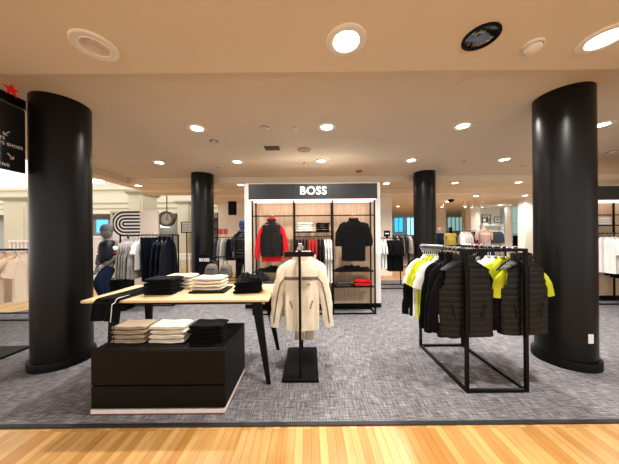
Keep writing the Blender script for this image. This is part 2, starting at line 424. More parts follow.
def sleeve(side, pts, rs, flat=.6, seed=0, wrin=.08, quilt=None, n=18, sub=9):
    rnd = random.Random(seed+side*7); ph = [rnd.uniform(0, 6.28) for _ in range(3)]
    P3 = []
    m = len(pts)-1
    for i in range(m*sub+1):
        t = i/sub; j = min(int(t), m-1); f = t-j
        p0 = Vector((*pts[max(j-1, 0)], 0)); p1 = Vector((*pts[j], 0)); p2 = Vector((*pts[j+1], 0)); p3 = Vector((*pts[min(j+2, m)], 0))
        c = .5*((2*p1)+(p2-p0)*f+(2*p0-5*p1+4*p2-p3)*f*f+(-p0+3*p1-3*p2+p3)*f**3)
        P3.append((c.x, c.y, rs[j]+(rs[j+1]-rs[j])*f))
    rings = []
    for i, (x, z, r) in enumerate(P3):
        a_, b_ = P3[max(i-1, 0)], P3[min(i+1, len(P3)-1)]
        tx, tz = b_[0]-a_[0], b_[1]-a_[1]; l = math.hypot(tx, tz) or 1
        nx, nz = -tz/l, tx/l
        ring = []
        for k in range(n):
            a = 2*pi*k/n
            q = 1+wrin*(sin(3*a+ph[0]+i*.5)+.6*sin(i*.9+ph[1]+2*a))
            if quilt: q += quilt*abs(sin(i*pi/3.2))
            rr = r*q
            ring.append((side*(x+nx*rr*cos(a)), rr*flat*sin(a), z+nz*rr*cos(a)))
        rings.append(ring)
    return rings
def collar(neck=.08, h=.05, flare=1.0, n=32, thick=.006, dipf=.02, d=.055):
    rr = []
    for (zz, off, hh) in ((-.012, .004, 0), (h*.5, .008, 1), (h, .002, 1), (h, -thick, 1), (-.012, -thick, 0)):
        ring = []
        for k in range(n):
            a = 2*pi*k/n
            sc = (1+off/neck)*(flare if hh else 1)
            ring.append((neck*sc*sp(cos(a), .85), d*sc*sp(sin(a), .8), zz-dipf*max(0, -sin(a))*(1 if hh else .9)))
        rr.append(ring)
    return rr
LONG = ([(.11, -.085), (.185, -.145), (.235, -.34), (.268, -.55), (.285, -.70)], [.045, .066, .063, .055, .045])
SHORT = ([(.12, -.08), (.195, -.135), (.248, -.24), (.275, -.335)], [.045, .075, .082, .086])
KINDS = {}
def kind_parts(kind, col):
    """[(part name, mesh)] for a kind of garment in a colour; meshes are shared by all copies"""
    key = (kind, col)
    if key in KINDS: return KINDS[key]
    mat = FB[col]; out = []
    def part(name, rings, m=None, cap0=False, cap1=False, armhole=False):
        b = MB(); b.loft(rings, cap0, cap1)
        if armhole:
            def keep(f):
                c = [sum(b.v[i][k] for i in f)/len(f) for k in range(3)]
                return not (abs(c[0]) > .15 and -.265 < c[2] < -.09 and abs(c[1]) < .044)
            b.f = [f for f in b.f if keep(f)]
        out.append((name, b.mesh(name, m or mat, True)))
    sd = (hash_(kind+col)) % 97
    if kind in ('tee', 'polo'):
        part('body', torso(L=.70, dep=.055, fold=.14, seed=sd))
        for s in (-1, 1): part('sleeve', sleeve(s, *SHORT, flat=.5, seed=sd))
        part('collar', collar(h=.03 if kind == 'polo' else .008, dipf=.03))
        if kind == 'polo':
            b = MB(); b.box(-.014, .014, -.066, -.060, -.2, -.035, .003); out.append(('placket', b.mesh('placket', mat)))
    elif kind == 'longtee':
        part('body', torso(L=.72, dep=.055, fold=.14, seed=sd))
        for s in (-1, 1): part('sleeve', sleeve(s, *LONG, flat=.5, seed=sd))
        part('collar', collar(h=.02))
    elif kind == 'half_sleeve':
        part('body', torso(L=.72, dep=.06, sh=.19, ch=.215, hem=.21, fold=.14, seed=sd))
        for s in (-1, 1): part('sleeve', sleeve(s, [(.115, -.08), (.195, -.14), (.245, -.29), (.262, -.47)], [.045, .078, .08, .074], flat=.55, seed=sd))
        part('collar', collar(h=.035))
    elif kind == 'jacket':
        part('body', torso(L=.74, dep=.07, sh=.178, ch=.182, hem=.176, drop=.125, fold=.26, seed=sd))
        for s in (-1, 1): part('sleeve', sleeve(s, *LONG, flat=.6, seed=sd))
        part('collar', collar(h=.055, flare=1.05))
    elif kind == 'puffer':
        part('body', torso(L=.72, dep=.075, sh=.195, ch=.22, hem=.22, fold=.03, seed=sd, quilt=(.062, .013), nr=80))
        for s in (-1, 1): part('sleeve', sleeve(s, *LONG, flat=.7, seed=sd, quilt=.15))
        part('collar', collar(h=.06))
    elif kind == 'vest':
        part('body', torso(L=.71, dep=.062, sh=.212, ch=.245, hem=.24, drop=.095, fold=.05, seed=sd, quilt=(.056, .007), scoop=.016, nr=120, nseg=56), armhole=True)
        part('collar', collar(h=.065, flare=1.08))
        b = MB(); b.box(-.005, .005, -.080, -.060, -.68, -.06, .002); out.append(('zipper', b.mesh('zipper', mPLAS)))
        for s in (-1, 1):
            b = MB(); b.bar((s*.15, -.074, -.40), (s*.12, -.076, -.54), .007, .007); out.append(('pocket_zip', b.mesh('pocket_zip', mPLAS)))
    elif kind in ('undertee', 'underjacket', 'lining_tee'):
        part('body', torso(L=.70 if kind != 'underjacket' else .76, sh=.165, ch=.19, hem=.19, dep=.036, neck=.058, fold=0, seed=sd))
        pth, rad = SHORT if kind != 'underjacket' else LONG
        if kind == 'lining_tee': pth = pth[:-1]+[(.283, -.362)]; rad = [r*.72 for r in rad]
        else: rad = [.034, .040]+list(rad[2:])
        if kind == 'undertee': pth = [(.12, -.08), (.185, -.14), (.226, -.25), (.243, -.37)]
        for s in (-1, 1): part('sleeve', sleeve(s, pth, rad, flat=.32 if kind != 'underjacket' else .5, wrin=.03, seed=sd))
        part('collar', collar(h=.02, neck=.056, d=.04))
    elif kind == 'trousers':
        for s in (-1, 1):
            rnd = random.Random(sd+s); rr = []
            for i in range(26):
                v = i/25; z = -v*1.02; ph = rnd.uniform(0, .0)
                w = .098-.03*v; d = .05-.012*v
                rr.append([(s*.085*(1-.1*v)+w*sp(cos(2*pi*k/20), .8)*(1+.05*sin(v*14+k)), d*sin(2*pi*k/20)*(1+.15*sin(4*2*pi*k/20+v*5+sd)), z) for k in range(20)])
            part('trouser_leg', rr, cap0=True)
        b = MB(); b.lathe([(.17, -.05), (.175, -.02), (.17, 0), (.165, 0)], 28); b.v = [(x, y*.3, z) for x, y, z in b.v]
        out.append(('waistband', b.mesh('waistband', mat, True)))
    elif kind == 'coat':
        part('body', torso(L=1.05, dep=.09, hem=.30, fold=.14, seed=sd))
        for s in (-1, 1): part('sleeve', sleeve(s, *LONG, flat=.6, seed=sd))
        part('collar', collar(h=.06, flare=1.15))
    elif kind == 'dress':
        part('body', torso(L=1.05, dep=.10, sh=.18, ch=.2, hem=.30, fold=.2, seed=sd))
        for s in (-1, 1): part('sleeve', sleeve(s, [(.12, -.05), (.19, -.09), (.23, -.17)], [.05, .06, .06], seed=sd))
    KINDS[key] = out
    return out
def hash_(s):
    h = 7
    for ch in s: h = (h*31+ord(ch)) % 100003
    return h
def garment(name, label, cat, kind, col, loc, rz=0, sc=1.0, group=None):
    t = thing(name, label, cat, loc, rz, group); t.scale = (sc,)*3 if not isinstance(sc, tuple) else sc
    for pn, me in kind_parts(kind, col): link(pn, me, t)
    return t
# hanger: hook + shoulders
def hanger_meshes():
    b = MB(); pts = [(0, 0, -.115), (0, 0, -.062), (-.012, 0, -.05)]
    for k in range(13):
        a = R(232)-k*R(20)
        pts.append((.030*cos(a), 0, -.012+.030*sin(a)))
    b.tube(pts, .0045, 6); hook = b.mesh('hook', mCHR, True)
    b = MB(); b.tube([(-.14, 0, -.228), (-.08, 0, -.165), (0, 0, -.118), (.08, 0, -.165), (.14, 0, -.228)], [.008, .009, .009, .009, .008], 8)
    return hook, b.mesh('shoulder_bar', mPLAS, True)
HK, HB = hanger_meshes()
HBW = HB.copy(); HBW.materials.clear(); HBW.materials.append(mWHT)
def hanger(loc, rz, label, group, bar=None):
    t = thing('clothes_hanger', label, 'hanger', loc, rz, group)
    link('hook', HK, t); link('shoulder_bar', bar or HB, t)
def rack_frame(name, label, x0, x1, y0, y1, h, w=.028, group=None, rails='y', base=True):
    t = thing(name, label, 'clothing rack', ((x0+x1)/2, (y0+y1)/2, 0), 0, group)
    cx, cy = (x0+x1)/2, (y0+y1)/2
    def bar_(nm, a, b):
        mb = MB(); mb.bar((a[0]-cx, a[1]-cy, a[2]), (b[0]-cx, b[1]-cy, b[2]), w); build(mb, nm, mBLK, t)
    for x in (x0, x1):
        for y in (y0, y1): bar_('post', (x, y, .008), (x, y, h+w/2))
    e = w/2+.0005
    for x in (x0, x1): bar_('hanging_rail', (x, y0+e, h), (x, y1-e, h)); bar_('base_bar', (x, y0+e, .008+w/2), (x, y1-e, .008+w/2))
    for y in (y0, y1): bar_('crossbar', (x0+e, y, h), (x1-e, y, h)); bar_('base_bar', (x0+e, y, .008+w/2), (x1-e, y, .008+w/2))
    return t

# ------------------------------------------------------------------ SPORTS RACK (near, beside the column)
RX0, RX1, RY0, RY1, RH = 1.478, 2.04, 2.195, 3.11, 1.35
rack_frame('clothing_rack', 'black square-tube clothing rack with quilted vests and lime tees', RX0, RX1, RY0, RY1, RH)
left = [('puffer_vest', 'vest', 'puff', 'black quilted vest at the front of the inner rail, facing the aisle', 'vest'),
        ('sports_jacket', 'jacket', 'black', 'black long-sleeved jacket right behind the front vest on the inner rail', 'jacket'),
        ('sports_jacket', 'jacket', 'blackd', 'second black jacket behind the front vest on the inner rail', 'jacket'),
        ('t_shirt', 'tee', 'white', 'white tee between black jackets and lime tees on the inner rail', 't-shirt'),
        ('t_shirt', 'tee', 'yellow', 'front lime tee on the inner rail, beside the white tee', 't-shirt'),
        ('t_shirt', 'tee', 'yellow', 'rear lime tee on the inner rail, mostly behind the front lime one', 't-shirt'),
        ('t_shirt', 'tee', 'white', 'white tee with dark-edged sleeve at the far end of the inner rail', 't-shirt'),
        ('t_shirt', 'longtee', 'black', 'black shirt last on the inner rail, hanging lowest', 'shirt')]
ys = [2.295, 2.43, 2.54, 2.635, 2.725, 2.81, 2.91, 3.01]
for (nm, kd, cl, lb, ct), y in zip(left, ys):
    garment(nm, lb, ct, kd, cl, (RX0+(.05 if kd == 'vest' else .02), y, RH-.10), R(0), (1.1, 1, 1.04) if kd == 'vest' else (.93, .6, 1.1))
right = [('puffer_vest', 'vest', 'puff', 'black quilted vest over a lime tee at the front of the outer rail', 'vest'),
         ('t_shirt', 'tee', 'yellow', 'lime tee right behind the front vest on the outer rail', 't-shirt'),
         ('t_shirt', 'tee', 'white', 'white tee with bright shoulder on the outer rail behind the lime tee', 't-shirt'),
         ('t_shirt', 'tee', 'white', 'second white tee on the outer rail, behind the first white one', 't-shirt'),
         ('puffer_vest', 'vest', 'puff', 'second black quilted vest on the outer rail, behind the white tees', 'vest'),
         ('sports_jacket', 'jacket', 'black', 'black jacket near the far end of the outer rail', 'jacket'),
         ('sports_jacket', 'jacket', 'blackd', 'last black jacket on the outer rail beside the far post', 'jacket')]
ys2 = [2.30, 2.44, 2.53, 2.62, 2.75, 2.89, 3.0]
for (nm, kd, cl, lb, ct), y in zip(right, ys2):
    garment(nm, lb, ct, kd, cl, (RX1+(.06 if kd == 'vest' else .02), y, RH-.10), R(4) if y == 2.30 else 0, (1, 1, 1.02) if kd == 'vest' else (.93, .55, 1))
garment('t_shirt', 'lime tee worn under the front vest of the outer rail, sleeve showing', 't-shirt', 'undertee', 'yellow', (RX1+.06, 2.30, RH-.11), R(4), (1.05, 1, .98))
garment('sports_jacket', 'black jacket worn under the front vest of the inner rail, sleeves showing', 'jacket', 'underjacket', 'blackd', (RX0+.05, ys[0], RH-.105), 0, (1.12, 1, .98))
for y in sorted(ys+[2.36, 2.485, 2.588, 2.68, 2.768, 2.86, 2.96, 3.05]):
    hanger((RX0, y, RH+.012), 0, 'black hanger on the inner rail of the sports rack', 'hangers on the inner rail of the sports rack')
for y in sorted(ys2+[2.36, 2.43, 2.55, 2.655, 2.745, 2.84, 2.945, 3.05]):
    hanger((RX1, y, RH+.012), 0, 'black hanger on the outer rail of the sports rack', 'hangers on the outer rail of the sports rack')
p = P(441, 318, 2.26)
mb = MB(); mb.bar((0, 0, 0), (0, 0, .05), .0015); mb.box(-.02, .02, -.001, .001, -.075, 0)
tag(build(mb, 'price_tag', M('pale_card', '#c9c2b6', .7), loc=(p.x, 2.27, p.z+.03), rot=(0, R(-4), 0)), 'pale paper tag dangling below the front vest', 'tag')

# ------------------------------------------------------------------ JACKET STAND
SX = -.105
t = thing('jacket_stand', 'black display stand with flat base plate holding cream jackets', 'clothing stand', (SX, 2.7, 0))
mb = MB(); mb.box(-.188, .188, -.345, .345, .008, .045, .004); build(mb, 'base_plate', M('black_base_steel', '#070708', .5, spec=.15), t)
mb = MB(); mb.bar((0, -.305, .045), (0, -.305, 1.39), .026); build(mb, 'post', mBLK, t)
mb = MB(); mb.bar((0, .30, .045), (0, .30, 1.36), .026); build(mb, 'post', mBLK, t)
mb = MB(); mb.bar((0, -.29, 1.345), (0, .286, 1.345), .024); build(mb, 'hanging_rail', mBLK, t)
mb = MB(); mb.bar((-.15, -.335, 1.315), (.15, -.335, 1.315), .028, .05); build(mb, 'crossbar', mBLK, t)
mb = MB(); mb.bar((0, -.35, 1.36), (.012, -.36, 1.425), .035, .02); build(mb, 'steel_bracket', mCHR, t)
jl = ['cream zip jacket with dark chest stripe, foremost on the black stand', 'cream jacket hanging directly behind the striped one on the stand', 'third cream jacket back on the black stand, mostly hidden']
JS = [2.52, 2.68, 2.83]
mSTR = fabric('charcoal_braid', '#6e6860')
for k, y in enumerate(JS):
    g = garment('cream_jacket', jl[k], 'jacket', 'jacket', 'cream', (SX+(.012, .018, .03)[k], y, 1.262), R((0, 3, -2)[k]), (1.04, .8, 1.04))
    if k == 0:
        rings = torso(L=.74, dep=.07, sh=.178, ch=.182, hem=.176, drop=.125, fold=.26, seed=hash_('jacketcream') % 97)
        # chest stripe hugging the front of the body
        sel = [r for r in rings if -.225 < r[0][2] < -.185]
        rr = [[(x*1.004, y*1.06-.002, z) for x, y, z in r[20:]+r[:1]] for r in sel]
        mb = MB(); mb.loft(rr, closed=False); build(mb, 'chest_stripe', mSTR, g, True)
        sel = [r for r in rings if r[0][2] < -.685]
        mb = MB(); mb.loft([[(x*1.006, y*1.04, z) for x, y, z in r] for r in sel]); build(mb, 'hem_rib', FB['cream'], g, True)
        for s in (-1, 1):
            pts = [(s*.165, -.055, -.20), (s*.215, -.046, -.26), (s*.24, -.044, -.36), (s*.27, -.040, -.54), (s*.287, -.034, -.67)]
            mb = MB(); mb.tube(pts, .007, 6); build(mb, 'sleeve_piping', mSTR, g, True)
            mb = MB(); mb.bar((s*.115, -.088, -.43), (s*.09, -.090, -.51), .008, .008); build(mb, 'pocket_zip', mBLK, g)
            mb = MB(); mb.loft(sleeve(s, [(.281, -.655), (.288, -.715)], [.050, .048], flat=.62, wrin=.02)); build(mb, 'cuff', FB['cream'], g, True)
        mb = MB(); mb.box(.06, .095, -.089, -.086, -.27, -.262); build(mb, 'chest_logo', mBLK, g)
        mb = MB(); mb.box(-.006, .006, -.092, -.078, -.70, -.05, .002); build(mb, 'zipper', FB['beige'], g)
garment('trousers', 'beige trousers hanging low behind the cream jackets on the stand', 'trousers', 'trousers', 'beige', (SX+.03, 2.95, 1.26), 0, (.85, .7, 1.05))
for y in JS:
    hanger((SX, y, 1.345+.024), 0, 'white hanger holding a cream jacket on the stand', 'hangers on the jacket stand', HBW)

# ------------------------------------------------------------------ OAK TABLE
TX0, TX1, TY0, TY1, TH = -2.32, -.42, 2.34, 3.10, .866
t = thing('display_table', 'pale oak display table with splayed black legs', 'table', ((TX0+TX1)/2, (TY0+TY1)/2, 0))
tcx, tcy = (TX0+TX1)/2, (TY0+TY1)/2
mb = MB(); mb.box(TX0-tcx, TX1-tcx, TY0-tcy, TY1-tcy, TH-.028, TH, .006); build(mb, 'table_top', mOAK, t)
mb = MB(); mb.box(TX0+.26-tcx, TX1-.16-tcx, TY0+.10-tcy, TY1-.10-tcy, TH-.075, TH-.029); build(mb, 'apron', mBLK, t)
for (xt, yt, xb, yb) in ((-2.03, 2.42, -2.06, 2.37), (-2.07, 2.98, -2.13, 3.06), (-.56, 2.42, -.425, 2.35), (-.57, 2.98, -.425, 3.06)):
    mb = MB(); rr = []
    for (x, y, z, w, d) in ((xt, yt, TH-.03, .095, .05), (xt+(xb-xt)*.35, yt+(yb-yt)*.35, TH*.62, .075, .042), (xb, yb, .008, .038, .03)):
        rr.append([(x-tcx+sx*w/2, y-tcy+sy*d/2, z) for sx, sy in ((-1,-1),(1,-1),(1,1),(-1,1))])
    mb.loft(rr, True, True); build(mb, 'leg', mBLK, t)

# ------------------------------------------------------------------ folded goods
def folded_mesh(w, d, h, mat, seed=0, name='folded'):
    rnd = random.Random(seed); ph = [rnd.uniform(0, 6.28) for _ in range(5)]
    rr = []; NX = 18; NP = 30
    for i in range(NX+1):
        s = -1+2*i/NX
        e = (max(0, 1-abs(s)**10))**(1/3.0) if abs(s) < 1 else 0
        e = .35+.65*e
        x = s*w/2
        ring = []
        for k in range(NP):
            a = 2*pi*k/NP
            y = d/2*sp(cos(a), .28)*(.95+.05*e); z = h/2*sp(sin(a), .6)*e
            if y < -d*.4: y += .010*math.exp(-(z/(.16*h))**2)
            y += .003*sin(4*s+ph[0]+3*z/h)
            z += .0025*sin(5*s+ph[1]+8*y)*(1 if sin(a) > 0 else .2)
            ring.append((x*(1+.012*sin(7*y+ph[2])), y, z+h/2))
        rr.append(ring)
    b = MB(); b.loft(rr, True, True); return b.mesh(name, mat, True)
FCACHE = {}
def stack(n, name, cat, col, cx, cy, z0, w, d, h, labels, group=None, seed=0, rz=0, trim=None, gap=.0012):
    z = z0+.0008; rnd = random.Random(seed)
    for k in range(n):
        key = (round(w, 3), round(d, 3), round(h, 3), col, k % 3)
        if key not in FCACHE: FCACHE[key] = folded_mesh(w, d, h, FB[col], k % 3, 'fold')
        hh = h
        lb = labels(k)
        loc = (cx+rnd.uniform(-.006, .006), cy+rnd.uniform(-.006, .006), z); rot = rz+rnd.uniform(-.025, .025)
        if trim:
            t = thing(name, lb, cat, loc, rot, group); link('folded_body', FCACHE[key], t)
            mb = MB(); pts = []
            for q in range(9):
                a = pi/2+pi*q/8*1.0
                pts.append((-w*.40, d/2*sp(cos(a), .28)-.001, h/2+h/2*sp(sin(a), .6)+.0))
            mb.tube([(-w*.40, d*.3, h+.0015)]+[(x, y-.002, zz+.0005) for x, y, zz in pts[1:-2]], .0035, 6); build(mb, 'trim_band', FB[trim], t, True)
        else:
            o = link(name, FCACHE[key], None, loc, (0, 0, rot)); tag(o, lb, cat, group)
        z += hh+.006+gap
    return z
def lay(n, base, where):
    """labels for a pile counted from the top down"""
    def f(k):
        j = n-1-k
        if j == 0: return f'topmost {base} of the pile {where}'
        if k == 0: return f'bottom {base} of the pile {where}'
        return f'{ORD[j]} {base} from the top of the pile {where}'
    return f
# drawer unit below the table
BX0, BX1, BY0, BY1, BH = -1.85, -.725, 1.95, 2.56, .55
t = thing('drawer_plinth', 'low dark two-drawer display box with pale kick strip', 'drawer unit', ((BX0+BX1)/2, (BY0+BY1)/2, 0))
bw = (BX1-BX0)/2; bd = (BY1-BY0)/2
mDB = M('espresso_veneer', '#0d0a06', .5, noise=(6, .15), spec=.15); mDT = M('black_box_top', '#070708', .5, spec=.2)
mb = MB(); mb.box(-bw, bw, -bd+.018, bd, .055, BH, .002); build(mb, 'carcass', mDT, t)
mb = MB(); mb.box(-bw+.002, bw-.002, -bd, -bd+.017, .262, BH-.006, .002); build(mb, 'drawer', mDB, t)
mb = MB(); mb.box(-bw+.002, bw-.002, -bd, -bd+.017, .062, .248, .002); build(mb, 'drawer', mDB, t)
mb = MB(); mb.box(-bw-.001, bw+.001, -bd-.002, bd, .022, .0545); build(mb, 'kick_strip', M('pale_rose_aluminium', '#f3e6de', .4), t)
mb = MB(); mb.box(-bw, bw, -bd, bd, .008, .0215); build(mb, 'plinth_foot', M('rose_wood_edge', '#7b4a40', .5), t)
stack(4, 'folded_polo', 'folded shirt', 'taupe', -1.635, 2.165, BH, .305, .19, .033, lay(4, 'taupe shirt with dark trim', 'on the drawer box'), 'taupe shirts on the drawer box', 3, 0, 'blackd')
stack(4, 'folded_sweatshirt', 'folded sweatshirt', 'cream', -1.288, 2.165, BH, .32, .19, .033, lay(4, 'cream sweatshirt', 'on the drawer box'), 'cream sweatshirts on the drawer box', 4)
stack(4, 'folded_sweatshirt', 'folded sweatshirt', 'blackd', -.945, 2.165, BH, .305, .19, .033, lay(4, 'black sweatshirt', 'on the drawer box'), 'black sweatshirts on the drawer box', 5)
# on the table
stack(4, 'folded_shirt', 'folded shirt', 'blackd', -1.67, 2.66, TH, .32, .27, .039, lay(4, 'black folded shirt', 'beside the draped trousers'), 'black shirts on the oak table', 6)
stack(4, 'folded_shirt', 'folded shirt', 'cream', -1.62, 2.945, TH, .33, .25, .035, lay(4, 'cream folded shirt', 'behind the black ones'), 'cream shirts at the back of the table', 7)
mb = MB(); mb.box(-.2, .2, -.155, .155, 0, .022, .004)
tag(build(mb, 'display_tray', mDT, loc=(-1.16, 2.745, TH+.0008)), 'flat black tray under the cream shirts on the table', 'tray')
stack(4, 'folded_shirt', 'folded shirt', 'cream', -1.175, 2.75, TH+.0235, .34, .25, .0305, lay(4, 'cream shirt', 'on the black tray'), 'cream shirts on the black tray', 8)
stack(3, 'folded_jeans', 'folded jeans', 'blackd', -.71, 2.68, TH, .30, .24, .036, lay(3, 'black folded jeans', 'at the table end'), 'black jeans at the table end', 9, .12)
# rumpled black jacket thrown over the jeans
def rumple(w, d, h, seed, mat, nx=26, ny=20):
    rnd = random.Random(seed); ph = [rnd.uniform(0, 6.28) for _ in range(8)]
    def zf(u, v):
        e = (1-abs(u)**4)*(1-abs(v)**4)
        return h*(max(0, e)**.45)*(.7+.3*sin(5*u+ph[0]+2*v)+.22*sin(9*v+ph[1]-4*u)+.14*sin(15*u+ph[2]+9*v))
    top, bot = [], []
    for j in range(ny+1):
        v = -1+2*j/ny
        top.append([(w/2*u*(1+.06*sin(6*v+ph[3])), d/2*v*(1+.06*sin(5*u+ph[4])), max(.002, zf(u, v))) for u in [-1+2*i/nx for i in range(nx+1)]])
    b = MB(); b.loft(top, closed=False)
    flat = [[(x, y, 0) for x, y, z in r] for r in top]
    b.loft(flat, closed=False)
    return b.mesh('rumpled', mat, True)
o = link('black_jacket', rumple(.34, .30, .075, 5, FB['black']), None, (-.66, 2.70, TH+.1305), (0, 0, .3)); tag(o, 'rumpled black jacket tossed over the folded black jeans', 'jacket')
# draped black track trousers with white piping
def drape(xc, w, seed, ystart, drop, dz):
    rnd = random.Random(seed); ph = rnd.uniform(0, 6)
    path = []
    y = ystart
    while y > TY0+.01: path.append((y, TH+.012+dz)); y -= .04
    for k in range(1, 5):
        a = pi/2*k/4; path.append((TY0+.004-(.018+dz)*sin(a), TH+.010-.02+(.022+dz)*cos(a)))
    z = TH-.02
    while z > TH-drop: path.append((TY0-.016-dz, z)); z -= .025
    rr = []
    for i, (yy, zz) in enumerate(path):
        ring = []
        f = i/len(path)
        xcc = xc+(.10*(1-f)) - .02
        hang = 1 if zz < TH-.01 else 0
        for k in range(20):
            a = 2*pi*k/20
            ww = w/2*(1-.12*f+.03*sin(6*f+ph)); th = .010+.006*sin(3*cos(a)*2+ph+f*8)
            xx = xcc+ww*cos(a); o_ = th*sin(a)*(1-hang*.0)
            wav = .007*sin(9*cos(a)+ph+4*f)
            ring.append((xx, yy-(abs(o_)*0+o_+wav*.8+.004 if hang else 0)*1-(.006 if hang else 0), zz+(0 if hang else max(-.0105, o_+wav))))
        rr.append(ring)
    return rr, path
t = thing('track_trousers', 'black track trousers with white side piping draped over the table edge', 'trousers', (0, 0, 0))
r1, path = drape(-2.10, .17, 1, 3.02, .22, .0)
r2, path = drape(-1.99, .16, 4, 3.04, .20, .004)
mb = MB(); mb.loft(r1, True, True); build(mb, 'trouser_leg', FB['black'], t, True)
mb = MB(); mb.loft(r2, True, True); build(mb, 'trouser_leg', FB['black'], t, True)
mb = MB(); mb.tube([(r[17][0], r[17][1]-.010, r[17][2]+.016) if r[0][2] > TH else (r[4][0]*0+r[17][0], r[4][1]-.022, r[17][2]) for r in r2[2:]], .0035, 6)
build(mb, 'piping', FB['white'], t, True)

# ------------------------------------------------------------------ BRAND WALL FIXTURE
mSIGN = M('charcoal_sign_face', '#1c1d1f', .5, noise=(20, .1)); mLET = M('lit_white_letters', '#ffffff', .5, emis=.9, noise=(5, 0))
mLED = M('led_strip_glow', '#ffe4de', .5, emis=1.3, noise=(5, 0))
def bays(name, label, x0, xs, x1, yf, yb, h, hdr, ox=0, oy=0, text=True):
    """white wall unit with oak back, projecting header and black frame"""
    t = thing(name, label, 'wall fixture', (ox, oy, 0))
    a0, a1 = x0-.26, x1+.235
    mb = MB(); mb.box(a0, a1, yb+.10, yb+.42, .10, 2.6); build(mb, 'white_surround', mWHT, t)
    mb = MB(); mb.box(a0-.002, a1+.002, yb+.095, yb+.42, .0085, .0995); build(mb, 'kick_board', mBLK, t)
    mb = MB(); mb.box(x0-.10, x1+.10, yb+.06, yb+.0945, .12, hdr[0]-.002); build(mb, 'oak_back_panel', mPANEL, t)
    mb = MB(); mb.box(x0-.05, x1+.035, yf-.08, yb+.055, hdr[0], hdr[1], .003)
    s = build(mb, 'sign_header', mSIGN, t)
    for xx in (xs[0], xs[1]):
        mb = MB(); mb.box(xx-.002, xx+.002, yf-.082, yf-.0805, hdr[0]+.01, hdr[1]-.005); build(mb, 'panel_seam', mBLK, s)
    mb = MB(); mb.box(x0-.03, x1+.015, yf-.06, yb+.05, hdr[0]-.012, hdr[0]-.001); build(mb, 'light_strip', mLED, t)
    def bar_(nm, p, q, w=.026):
        mb = MB(); mb.bar(p, q, w); build(mb, nm, mBLK, t)
    top = hdr[0]-.013
    for x in (x0, *xs, x1):
        for y in (yf, yb): bar_('post', (x, y, .008), (x, y, top))
    for y in (yf, yb): bar_('base_bar', (x0+.014, y, .022), (x1-.014, y, .022))
    for x in (x0, x1): bar_('base_bar', (x, yf+.014, .022), (x, yb-.014, .022))
    for a, b in zip((x0, *xs), (*xs, x1)): bar_('hanging_rail', (a+.014, yf, h), (b-.014, yf, h), .02)
    return t
WX0, WXS, WX1, WYF, WYB = -1.08, (-.295, .445), 1.235, 4.40, 4.70
fx = bays('brand_fixture', 'white wall fixture with black lit header reading BOSS, oak back and black frame', WX0, WXS, WX1, WYF, WYB, 1.885, (2.19, 2.475))
link('brand_lettering', text_mesh('BOSS', .205, mLET, .004, .0025, 'CENTER', 1.1), fx, (.075, WYF-.095, 2.335), (R(90), 0, 0))
mSHELF = mBLK
def shelf_part(x0, x1, z, nm='shelf', parent=None):
    mb = MB(); mb.box(x0+.014, x1-.014, WYF+.015, WYB-.015, z-.02, z); build(mb, nm, mSHELF, parent)
shelf_part(*WXS, 1.585, parent=fx)
shelf_part(WXS[1], WX1, .83, parent=fx); shelf_part(WXS[1], WX1, .53, parent=fx)
shelf_part(WX0, WXS[0], .83, parent=fx); shelf_part(WX0, WXS[0], .53, parent=fx)
mb = MB(); mb.bar((WXS[0]+.014, WYF+.06, 1.49), (WXS[1]-.014, WYF+.06, 1.49), .02); build(mb, 'hanging_rail', mBLK, fx)
l = bpy.data.lights.new('header_lamp', 'AREA'); l.shape = 'RECTANGLE'; l.size = 2.3; l.size_y = .25; l.energy = 5; l.color = (1, .92, .86)
o = bpy.data.objects.new('header_lamp', l); COL.objects.link(o); o.parent = fx; o.location = (.08, 4.5, 2.17)
# hung outfits
zt = 1.885-.07
yo = WYF-.01
garment('zip_jacket', 'red zip jacket under the black vest in the brand fixture', 'jacket', 'underjacket', 'red', (-.715, yo, zt-.035), 0, (1.0, 1, 1.0))
g = garment('puffer_vest', 'black quilted vest over the red jacket in the brand fixture', 'vest', 'vest', 'puff', (-.715, yo, zt-.035), 0, (.86, 1.12, .92))
b = MB(); b.loft(collar(neck=.062, h=.05, flare=.85, dipf=.0)); tag(build(b, 'red_hood', FB['red'], smooth=True, loc=(-.715, yo, zt+.0)), 'red collar hood rising above the black vest', 'hood')
garment('t_shirt', 'red tee showing under the black top in the brand fixture', 't-shirt', 'lining_tee', 'red', (.838, yo-.004, zt-.0), 0, (1.06, 1, 1.14))
g = garment('track_jacket', 'black short-sleeved top over red in the brand fixture', 'jacket', 'half_sleeve', 'black', (.835, yo-.004, zt-.01), 0, (1.06, 1.1, 1.08))
for x in (-.715, .835): hanger((x, yo, 1.885+.01), 0, 'hanger holding a face-out outfit in the brand fixture', 'face-out hangers in the brand fixture')
